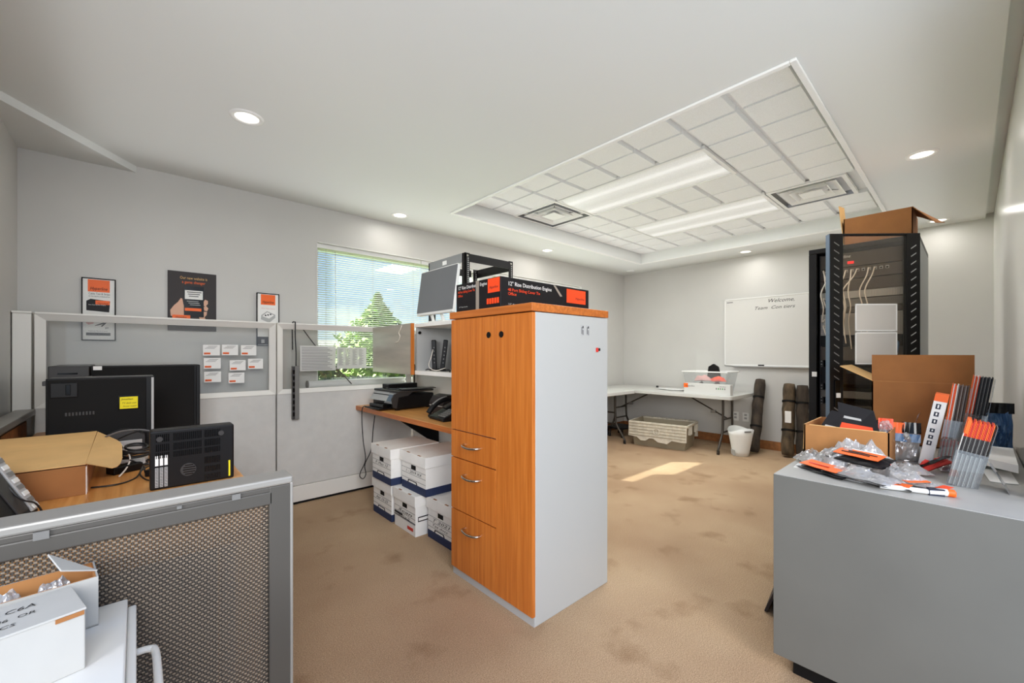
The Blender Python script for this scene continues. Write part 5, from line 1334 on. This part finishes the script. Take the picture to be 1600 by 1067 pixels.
# sheets taped to the door
side = -1 if (Dm.to_3x3() @ Vector((0, -1, 0))).dot(Vector((-1, -.2, 0))) > 0 else 1
for (xa, xb, za, zb, l) in ((.135, .395, 1.41, 1.585, 'upper translucent document sleeve taped on the glass rack door'), (.135, .395, 1.20, 1.405, 'lower translucent document sleeve taped on the glass rack door')):
    e = thing('document_sleeve', l, 'document', tuple(Dm @ Vector(((xa + xb) / 2, side * .006, za))), 0, 'sleeves on the rack door')
    ya, yb = sorted((side * .0035, side * .0055))
    b = B(); b.box(xa, ya, za, xb, yb, zb, 'sleeve', Dm); b.build('sleeve', e)
    b = B(); f = .008
    for q in ((xa, za, xb, za + f), (xa, zb - f, xb, zb), (xa, za, xa + f, zb), (xb - f, za, xb, zb)): b.box(q[0], ya - .0006, q[1], q[2], yb + .0006, q[3], 'paper', Dm)
    b.build('border', e)
# open carton on top of the rack
r = thing('open_carton', 'open brown cardboard box with spread flaps on top of the server rack', 'box', (3.98, .42, sz))
x0, x1, y0, y1, h = 3.74, 4.12, .25, .605, .195; t = .005
b = B(); b.box(x0, y0, sz, x1, y1, sz + t, 'cardboard_dark'); b.box(x0, y0, sz, x0 + t, y1, sz + h, 'cardboard_dark'); b.box(x1 - t, y0, sz, x1, y1, sz + h, 'cardboard_dark'); b.box(x0, y0, sz, x1, y0 + t, sz + h, 'cardboard_dark'); b.box(x0, y1 - t, sz, x1, y1, sz + h, 'cardboard_dark'); b.build('body', r)
b = B(); b.slab((x0, y0, sz + h), (x0, y1 - .0, sz + h), (x0 + .12, y1, sz + h + .0), (x0 + .16, y0 + .04, sz + h + .03), .004, 'cardboard_dark'); b.build('flap', r)
b = B(); b.slab((x0, y1 + .002, sz + .02), (x0 + .18, y1 + .002, sz + .02), (x0 + .18, y1 + .03, sz + h + .13), (x0 - .0, y1 + .03, sz + h + .10), .004, 'cardboard_light'); b.build('flap', r)
b = B(); b.slab((x0, y0 - .001, sz + h), (x1 - .1, y0 - .001, sz + h), (x1 - .16, y0 - .14, sz + h - .09), (x0 - .05, y0 - .11, sz + h - .14), .004, 'cardboard_dark'); b.build('flap', r)
# ------------------------------------------------------------------ grey cabinet on the right
GX0, GX1, GY0, GY1, GZ = 1.885, 3.345, YR + .004, .527, .79
r = thing('low_cabinet', 'long low grey laminate cabinet on the right, piled with cable bags', 'cabinet', (2.6, .2, 0))
b = B(); b.box(GX0, GY0, .075, GX0 + .02, GY1, GZ - .002, 'laminate_grey'); b.build('end_panel', r, bevel=.001)
b = B(); b.box(GX0 + .02, GY0, .075, GX1, GY1 - .02, GZ - .022, 'laminate_grey'); b.build('body', r)
b = B(); b.box(GX0 + .004, GY0, GZ - .022, GX1, GY1, GZ, 'laminate_top'); b.build('top', r, bevel=.0015)
b = B(); b.box(GX0 + .05, GY0, 0, GX1 - .05, GY1 - .055, .075, 'black_matt'); b.build('plinth', r)
for k in range(3):
    b = B(); xa = GX0 + .022 + k * .479; b.box(xa + .002, GY1 - .02, .08, xa + .475, GY1, GZ - .026, 'laminate_grey'); b.build('door', r, bevel=.001)
b = B(); b.slab((2.29, .68, .004), (2.75, .74, .004), (2.75, .556, .40), (2.26, .545, .36), .012, 'brown_print'); tag(b.build('leaning_board'), 'dark brown board leaning against the left side of the grey cabinet', 'board')

# small carton with bags
r = thing('cardboard_box', 'small brown open cardboard box of orange and black packs on the grey cabinet', 'box', (2.47, .38, GZ))
x0, x1, y0, y1, h, t = 2.32, 2.66, .225, .522, .148, .005
b = B(); b.box(x0, y0, GZ, x1, y1, GZ + t, 'cardboard'); b.box(x0, y0, GZ, x0 + t, y1, GZ + h, 'cardboard'); b.box(x1 - t, y0, GZ, x1, y1, GZ + h, 'cardboard'); b.box(x0, y0, GZ, x1, y0 + t, GZ + h, 'cardboard'); b.box(x0, y1 - t, GZ, x1, y1, GZ + h, 'cardboard'); b.build('body', r)
b = B(); b.slab((x0 + .01, y1, GZ + h), (x1, y1, GZ + h), (x1, y1 + .004, GZ + .03), (x0 + .01, y1 + .004, GZ + .03), .003, 'cardboard_light'); b.build('flap', r)
b = B(); b.slab((x0, y1 - .02, GZ + h), (x0, y0 + .01, GZ + h), (x0 + .05, y0 + .03, GZ + h - .03), (x0 + .05, y1 - .03, GZ + h - .03), .003, 'cardboard_light'); b.build('flap', r)
def pack(label, pts, t, m, extra, cat='packet', name='retail_packet'):
    e = thing(name, label, cat, tuple(sum((Vector(p) for p in pts), Vector()) / len(pts)), 0)
    b = B(); b.slab(*pts, t, m); b.build('card', e, bevel=.001)
    A_, B_, C_, D_ = [Vector(p) for p in pts]
    nn = (B_ - A_).cross(D_ - A_).normalized() * (t + .0008)
    for (u0, v0, u1, v1, m2, nm) in extra:
        f_ = lambda u, v, k: A_ * (1 - u) * (1 - v) + B_ * u * (1 - v) + C_ * u * v + D_ * (1 - u) * v + nn * k
        for k in (1.0, -.0008 / (t + .0008) * 1.0):
            pass
        b = B(); b.add([f_(u0, v0, 1), f_(u1, v0, 1), f_(u1, v1, 1), f_(u0, v1, 1)], [(0, 1, 2, 3)], m2)
        b.add([f_(u0, v0, 0) - nn * .1, f_(u1, v0, 0) - nn * .1, f_(u1, v1, 0) - nn * .1, f_(u0, v1, 0) - nn * .1], [(3, 2, 1, 0)], m2); b.build(nm, e)
    return e
pack('black and orange packet slanting out of the small open box on the grey cabinet', ((2.40, .40, .86), (2.40, .25, .86), (2.46, .29, 1.01), (2.46, .42, 1.04)), .006, 'carton_black', ((.0, .0, .85, .5, 'orange_red', 'orange_panel'), (.1, .62, .6, .68, 'light_grey', 'print')))
pack('clear and black packet at the left inside the small open box', ((2.38, .50, .87), (2.38, .42, .86), (2.44, .39, .99), (2.44, .44, 1.0)), .006, 'carton_black', ((.2, .1, .8, .5, 'light_grey', 'print'),))
pack('black packet at the right inside the small open box', ((2.50, .33, .86), (2.50, .245, .86), (2.54, .25, .965), (2.54, .33, .955)), .006, 'carton_black', ((.1, .1, .6, .3, 'dark_grey', 'print'),))
bag('plastic_bag', 'small orange topped bag standing at the right corner of the small open box', 'bag', (2.47, .252, .93), -1.4, .05, .09, .03, 'poly_bag', 41, header=[(.0, .5, 1, 1.05, 'orange_red', .012)], tilt=('X', math.radians(80)))
# tall carton
r = thing('cardboard_box', 'large brown cardboard box with upright flap at the far end of the grey cabinet', 'box', (3.18, .17, GZ))
x0, x1, y0, y1, h, t = 3.0, 3.34, -.015, .363, .33, .006
b = B(); b.box(x0, y0, GZ, x1, y1, GZ + t, 'cardboard_dark'); b.box(x0, y0, GZ, x0 + t, y1, GZ + h, 'cardboard_dark'); b.box(x1 - t, y0, GZ, x1, y1, GZ + h, 'cardboard_dark'); b.box(x0, y0, GZ, x1, y0 + t, GZ + h, 'cardboard_dark'); b.box(x0, y1 - t, GZ, x1, y1, GZ + h, 'cardboard_light'); b.build('body', r)
b = B(); b.slab((x0 + .001, y1, GZ + h + .001), (x0 + .001, y0, GZ + h + .001), (x0 + .001, y0, GZ + h + .142), (x0 + .001, y1, GZ + h + .142), -.004, 'cardboard_dark'); f_ = b.build('flap', r)
b = B(); b.box(x0 - .0008, y0, GZ + h - .0025, x0 + .002, y1, GZ + h + .0005, 'cardboard'); b.build('crease', f_)
b = B(); b.slab((x0, y1, GZ + h), (x1, y1, GZ + h), (x1, y1 + .14, GZ + h + .075), (x0, y1 + .14, GZ + h + .075), .005, 'cardboard_light'); b.build('flap', r)

# brochure stands along the wall: leaning clear holders full of leaflets
def stand(label, x, ybot, ztop, ytop, th, wd, kind, base=GZ, holder=True):
    """leaflets face +y and lean back to the wall (-y)"""
    e = thing('brochure_holder' if holder else 'product_carton', label, 'brochure holder' if holder else 'carton', (x, ybot, base))
    d = Vector((0, ytop - ybot, ztop - base)); L = d.length; up_ = d.normalized(); n_ = up_.cross(Vector((1, 0, 0))).normalized()   # n points to -y side
    if n_.y > 0: n_ = -n_
    X = Matrix(((1, n_.x, up_.x, x), (0, n_.y, up_.y, ybot), (0, n_.z, up_.z, base), (0, 0, 0, 1)))  # local: x along X, y backward, z up the slope
    if kind == 'white':
        b = B(); b.box(0, 0, .004, wd, th, L, 'box_white', X); b.build('body', e, bevel=.002)
        b = B(); b.box(-.0008, .0, L - .03, wd + .0008, th + .0006, L + .001, 'orange', X); b.build('orange_end', e)
        b = B(); k = .03
        for q, (a0, a1) in enumerate(((.30, .36), (.39, .44), (.48, .53), (.60, .66), (.70, .76), (.80, .87))):
            b.box(-.0012, th * .25, L * a0, .0, th * .62, L * a1, 'navy', X); b.box(-.0016, th * .38, L * (a0 + .015), -.001, th * .5, L * (a1 - .012), 'box_white', X); b.box(wd * .2, -.0012, L * a0, wd * .7, .0, L * a1, 'navy', X)
        b.build('lettering', e); return e
    nl = max(6, int(th / .0035)); tt = th / nl
    b = B()
    for q in range(nl):
        y_0, y_1, top_ = q * tt, q * tt + tt * .72, L - (.004 if q % 3 == 0 else .0) - .001 * (q % 4)
        if kind == 'orange': seg_ = ((.006, L * .5, ('paper', 'light_grey', 'mid_grey')[q % 3]), (L * .5, L * .76, ('dark_grey', 'brown_print', 'mid_grey')[q % 3]), (L * .76, top_, ('orange_red', 'red', 'orange')[q % 3]))
        else: seg_ = ((.006, L * .3, ('paper', 'red', 'light_grey')[q % 3]), (L * .3, top_, ('carton_black', 'dark_grey', 'mid_grey')[q % 3] if q > nl * .3 else ('orange', 'paper', 'orange_red')[q % 3]))
        for s0, s1, sm_ in seg_: b.box(.002 + .0015 * (q % 2), y_0, s0, wd, y_1, s1, sm_, X)
    b.build('leaflet_stack', e)
    b = B(); 
    if kind == 'orange':
        b.box(.0, -.0012, L * .45, wd, -.0002, L + .002, 'paper', X); b.box(.0, -.002, L * .8, wd, th * .12, L + .002, 'orange', X); b.build('front_cover', e)
    else:
        b.box(.0, -.0012, L * .3, wd, -.0002, L + .002, 'orange', X); b.build('front_cover', e)
    if holder:
        b = B(); a = .006; hL = L * .55
        b.box(-a, -a, 0, wd + a, -a + .002, hL * .55, 'acrylic', X); b.box(-a, -a, 0, -a + .002, th + a, hL, 'acrylic', X); b.box(wd + a - .002, -a, 0, wd + a, th + a, hL, 'acrylic', X); b.box(-a, th + a - .002, 0, wd + a, th + a, L * .98, 'acrylic', X); b.box(-a, -a, 0, wd + a, th + a, .003, 'acrylic', X)
        b.build('clear_holder', e)
        b = B(); p = X @ Vector((-.006, th + a, L * .5)); q_ = X @ Vector((-.006, th + a, 0.01))
        b.slab((x - .006, p.y, p.z), (x + wd * .9, p.y, p.z), (x + wd * .9, max(YR + .01, p.y - .05), base + .001), (x - .006, max(YR + .01, p.y - .05), base + .001), .002, 'acrylic'); b.build('back_strut', e)
    return e
stand('front brochure holder, orange and grey leaflets, nearest on the grey cabinet by the wall', 2.20, .054, 1.032, .004, .066, .10, 'orange')
stand('tall white carton with dark letters leaning among the brochure holders', 2.50, .152, 1.10, .098, .040, .09, 'white', holder=False)
stand('middle brochure holder, orange edged black leaflets behind the tall white carton', 2.64, .094, 1.135, .050, .05, .10, 'dark')
stand('rear brochure holder, tallest orange and black leaflets beside the large box', 2.80, .040, 1.17, -.012, .06, .10, 'dark')
bag('blue_bag', 'blue glossy bag standing beside the wall behind the brochure holders', 'bag', (2.95, -.088, GZ + .12), -1.25, .085, .24, .045, 'blue_bag', 51, tilt=('X', math.radians(88)), header=[(-.02, .85, 1.02, 1.05, 'black_gloss', .02)])
r = thing('empty_holder', 'empty clear acrylic holder between the bag and the tall white carton', 'brochure holder', (2.68, .20, GZ))
b = B(); b.slab((2.66, .215, GZ), (2.76, .215, GZ), (2.76, .16, GZ + .2), (2.66, .16, GZ + .2), .003, 'acrylic'); b.box(2.66, .17, GZ, 2.663, .215, GZ + .08, 'acrylic'); b.build('holder', r)
# papers at the right edge
for i, (pts, l) in enumerate((([(2.36, -.05, GZ + .0015), (2.60, -.03, GZ + .0015), (2.61, -.11, GZ + .0015), (2.38, -.12, GZ + .0015)], 'white sheet flat on the grey cabinet, behind the front brochure holder'),
                              ([(2.52, -.035, GZ + .032), (2.74, -.03, GZ + .05), (2.74, -.122, GZ + .05), (2.45, -.122, GZ + .03)], 'white leaflet pile edge sticking out by the right wall'))):
    tag(B().poly(pts, -.0015 if i == 0 else -.03, 'paper').build('paper_sheet'), l, 'paper')

# the heap of cable bags
def Zb(x): return GZ + x
tag(B().poly([(2.055, .50, Zb(.001)), (2.03, .40, Zb(.001)), (1.99, .27, Zb(.001)), (2.10, .15, Zb(.001)), (2.26, .2, Zb(.001)), (2.22, .46, Zb(.001)), (2.14, .505, Zb(.001))], -.001, 'paper').build('paper_sheet'), 'white sheet with rounded edge under the heap of bags', 'paper')
H1 = 'orange'
bag('cable_bag', 'biggest clear bag with silver cables on top of the heap, before the small box', 'bag', (2.19, .315, Zb(.012)), -1.15, .25, .18, .12, 'poly_bag', 61, content=[('coil', .15, .1, .028, 'cable_white'), ('coil', -.2, -.05, .024, 'cable_black'), ('bits', .05, -.2, .03, 'navy')])
bag('cable_bag', 'clear bag of white cables at the left end of the heap', 'bag', (2.165, .435, Zb(.003)), .5, .15, .12, .055, 'poly_bag', 62, content=[('coil', 0, 0, .03, 'cable_white')])
bag('cable_bag', 'thin clear bag hanging over the left of the heap', 'bag', (2.215, .47, Zb(.006)), 1.2, .10, .10, .05, 'poly_thin', 63, content=[('coil', 0, 0, .026, 'cable_white')])
bag('cable_bag', 'black bag with wide orange stripe lying on top in the middle of the heap', 'bag', (2.10, .29, Zb(.046)), -2.0, .20, .09, .016, 'carton_black', 64, header=[(.10, .22, .90, .80, 'orange', .022), (.2, .44, .7, .50, 'ink', .0245), (.3, .56, .8, .61, 'ink', .0245), (.2, .86, .8, .94, 'paper', .02)], tilt=('X', math.radians(16)), lift=.018)
bag('cable_bag', 'flat orange and black pack at the left front of the heap', 'bag', (2.04, .385, Zb(.004)), -2.1, .19, .08, .012, 'carton_black', 65, header=[(.03, .1, .85, .9, 'orange', .018), (.15, .4, .6, .48, 'red', .0205)], tilt=('X', math.radians(9)), lift=.006)
bag('cable_bag', 'clear silver bag with black edge at the front of the heap', 'bag', (2.015, .275, Zb(.010)), -1.95, .21, .11, .04, 'poly_bag', 66, header=[(.02, -.02, .98, .16, 'black_gloss', .008)], content=[('coil', .1, .1, .026, 'cable_grey'), ('bits', -.2, 0, .02, 'orange_red')])
bag('cable_bag', 'clear bag with orange red print right of the striped bag', 'bag', (2.12, .195, Zb(.012)), -2.3, .19, .10, .045, 'poly_bag', 67, header=[(.1, .3, .4, .6, 'red', .045), (.9, .1, 1.04, .9, 'orange', .012)], content=[('coil', 0, 0, .024, 'cable_white')])
bag('cable_bag', 'dark pack with orange corner at the front right of the heap', 'bag', (2.0, .195, Zb(.004)), -1.7, .13, .06, .012, 'carton_black', 68, header=[(.6, .1, .95, .9, 'orange', .013)])
bag('cable_bag', 'upright white bag with orange and black top beside the tall white carton', 'bag', (2.56, .20, Zb(.080)), -1.35, .10, .16, .04, 'silver_bag', 69, header=[(-.03, .74, .5, 1.04, 'orange', .03), (.4, .76, 1.03, 1.06, 'black_gloss', .03), (.0, .52, 1, .74, 'blue_bag', .034)], tilt=('X', math.radians(82)))
bag('cable_bag', 'clear bag lying between the upright bag and the front brochure holder', 'bag', (2.30, .165, Zb(.004)), .6, .12, .10, .035, 'poly_bag', 70, content=[('coil', 0, 0, .03, 'cable_grey'), ('bits', 0, 0, .03, 'cardboard')])
bag('cable_pouch', 'red and black slim pouch leaning below the tall white carton', 'pouch', (2.38, .10, Zb(.02)), -.75, .13, .04, .03, 'red', 71, header=[(.0, -.05, 1, .4, 'black_gloss', .028)], tilt=('Y', math.radians(-20)))
r = thing('cable_tool', 'white rod with orange end lying at the front of the heap', 'tool', (1.97, .12, GZ + .009))
b = B(); b.cyl((1.955, .215, GZ + .010), (1.995, .095, GZ + .010), .0085, 'white_plastic', 12); b.build('rod', r)
b = B(); b.cyl((1.995, .095, GZ + .011), (2.015, .052, GZ + .013), .012, 'white_gloss', 12); b.box(-.02, -.01, .0, .02, .01, .0235, 'navy', Matrix.Translation((2.003, .078, GZ)) @ Matrix.Rotation(-1.13, 4, 'Z')); b.build('grip', r)
b = B(); b.cyl((2.015, .052, GZ + .013), (2.022, .036, GZ + .012), .0125, 'orange', 12); b.box(2.012, .03, GZ + .001, 2.035, .058, GZ + .018, 'orange'); b.build('orange_end', r, bevel=.004)
bag('cable_bag', 'clear bag with orange tip under the white rod, at the right end of the heap', 'bag', (2.09, .115, Zb(.003)), -1.9, .13, .06, .018, 'poly_bag', 72, header=[(.85, .0, 1.05, 1, 'orange_red', .012)])
bag('cable_bag', 'grey bag with small black parts behind the front brochure holder', 'bag', (2.46, .05, Zb(.003)), .3, .10, .09, .04, 'poly_bag', 73, content=[('bits', 0, 0, .03, 'black_matt'), ('block', .1, 0, .018, 'black_plastic')])

# ------------------------------------------------------------------ camera, light, sky
cam = bpy.data.cameras.new('camera'); co = bpy.data.objects.new('camera', cam); COL.objects.link(co)
co.location = (0, 0, 1.27); co.rotation_euler = (PI / 2, 0, .835 - PI / 2)
cam.sensor_width = 36; cam.sensor_fit = 'HORIZONTAL'; cam.lens = 648 / 1600 * 36; cam.shift_x = 0; cam.shift_y = (552 - 533.5) / 1600
cam.clip_start = .02; cam.clip_end = 300
SC.camera = co
w = bpy.data.worlds.new('sky'); SC.world = w; w.use_nodes = True; nt = w.node_tree
bg = nt.nodes['Background']
tc = nt.nodes.new('ShaderNodeTexCoord')
sep = nt.nodes.new('ShaderNodeSeparateXYZ'); nt.links.new(tc.outputs['Generated'], sep.inputs[0])
rp = nt.nodes.new('ShaderNodeValToRGB'); nt.links.new(sep.outputs['Z'], rp.inputs['Fac'])
rp.color_ramp.elements[0].position = 0.0; rp.color_ramp.elements[0].color = rgb(214, 232, 252)
rp.color_ramp.elements[1].position = .45; rp.color_ramp.elements[1].color = rgb(84, 152, 238)
nz = nt.nodes.new('ShaderNodeTexNoise'); nz.inputs['Scale'].default_value = 3.2; nz.inputs['Detail'].default_value = 7
mp = nt.nodes.new('ShaderNodeMapping'); mp.inputs['Scale'].default_value = (1, 1, 3); nt.links.new(tc.outputs['Generated'], mp.inputs['Vector']); nt.links.new(mp.outputs['Vector'], nz.inputs['Vector'])
cr = nt.nodes.new('ShaderNodeValToRGB'); cr.color_ramp.elements[0].position = .48; cr.color_ramp.elements[1].position = .68; nt.links.new(nz.outputs['Fac'], cr.inputs['Fac'])
mx = nt.nodes.new('ShaderNodeMix'); mx.data_type = 'RGBA'; nt.links.new(cr.outputs['Color'], mx.inputs[0]); nt.links.new(rp.outputs['Color'], mx.inputs[6]); mx.inputs[7].default_value = rgb(244, 248, 252)
nt.links.new(mx.outputs[2], bg.inputs['Color']); bg.inputs['Strength'].default_value = 1.25
sd = Vector((.96, -1.0, -.62)).normalized()
sl = bpy.data.lights.new('sun', 'SUN'); sl.energy = 80.0; sl.angle = .009; sl.color = (1, .97, .91)
so = bpy.data.objects.new('sun', sl); COL.objects.link(so); so.rotation_euler = sd.to_track_quat('-Z', 'Y').to_euler(); so.location = (0, 8, 6)
# added fill: wide upward sheet under the ceiling, no fixture, evens the ceiling
area('fill_light', None, (2.85, 1.95, 2.45), 6.2, 20, (.96, .985, 1), sy=3.6, rot=(PI, 0, 0))
fd = Vector((2.4, 5.2, -1.2)).normalized()
fl = area('fill_light', None, (-.6, -3.3, 3.0), 2.2, 205, (1, .995, .98))  # added fill behind the camera, for flat even brightness
fl.rotation_euler = fd.to_track_quat('-Z', 'Y').to_euler()
f2 = area('fill_light', None, (-4.2, -2.2, 2.5), 2.0, 270, (1, .995, .98))  # second added fill, farther left, lifts faces turned to that side
f2.rotation_euler = Vector((5.6, 4.6, -1.0)).normalized().to_track_quat('-Z', 'Y').to_euler()
SC.view_settings.view_transform = 'Standard'; SC.view_settings.look = 'None'; SC.view_settings.gamma = 1.0; SC.view_settings.use_curve_mapping = False
SC.view_settings.exposure = 0.0
SC.cycles.use_denoising = True
SC.cycles.max_bounces = 12; SC.cycles.transparent_max_bounces = 24; SC.cycles.diffuse_bounces = 6
SC.cycles.sample_clamp_indirect = 6.0
SC.cycles.caustics_reflective = False; SC.cycles.caustics_refractive = False
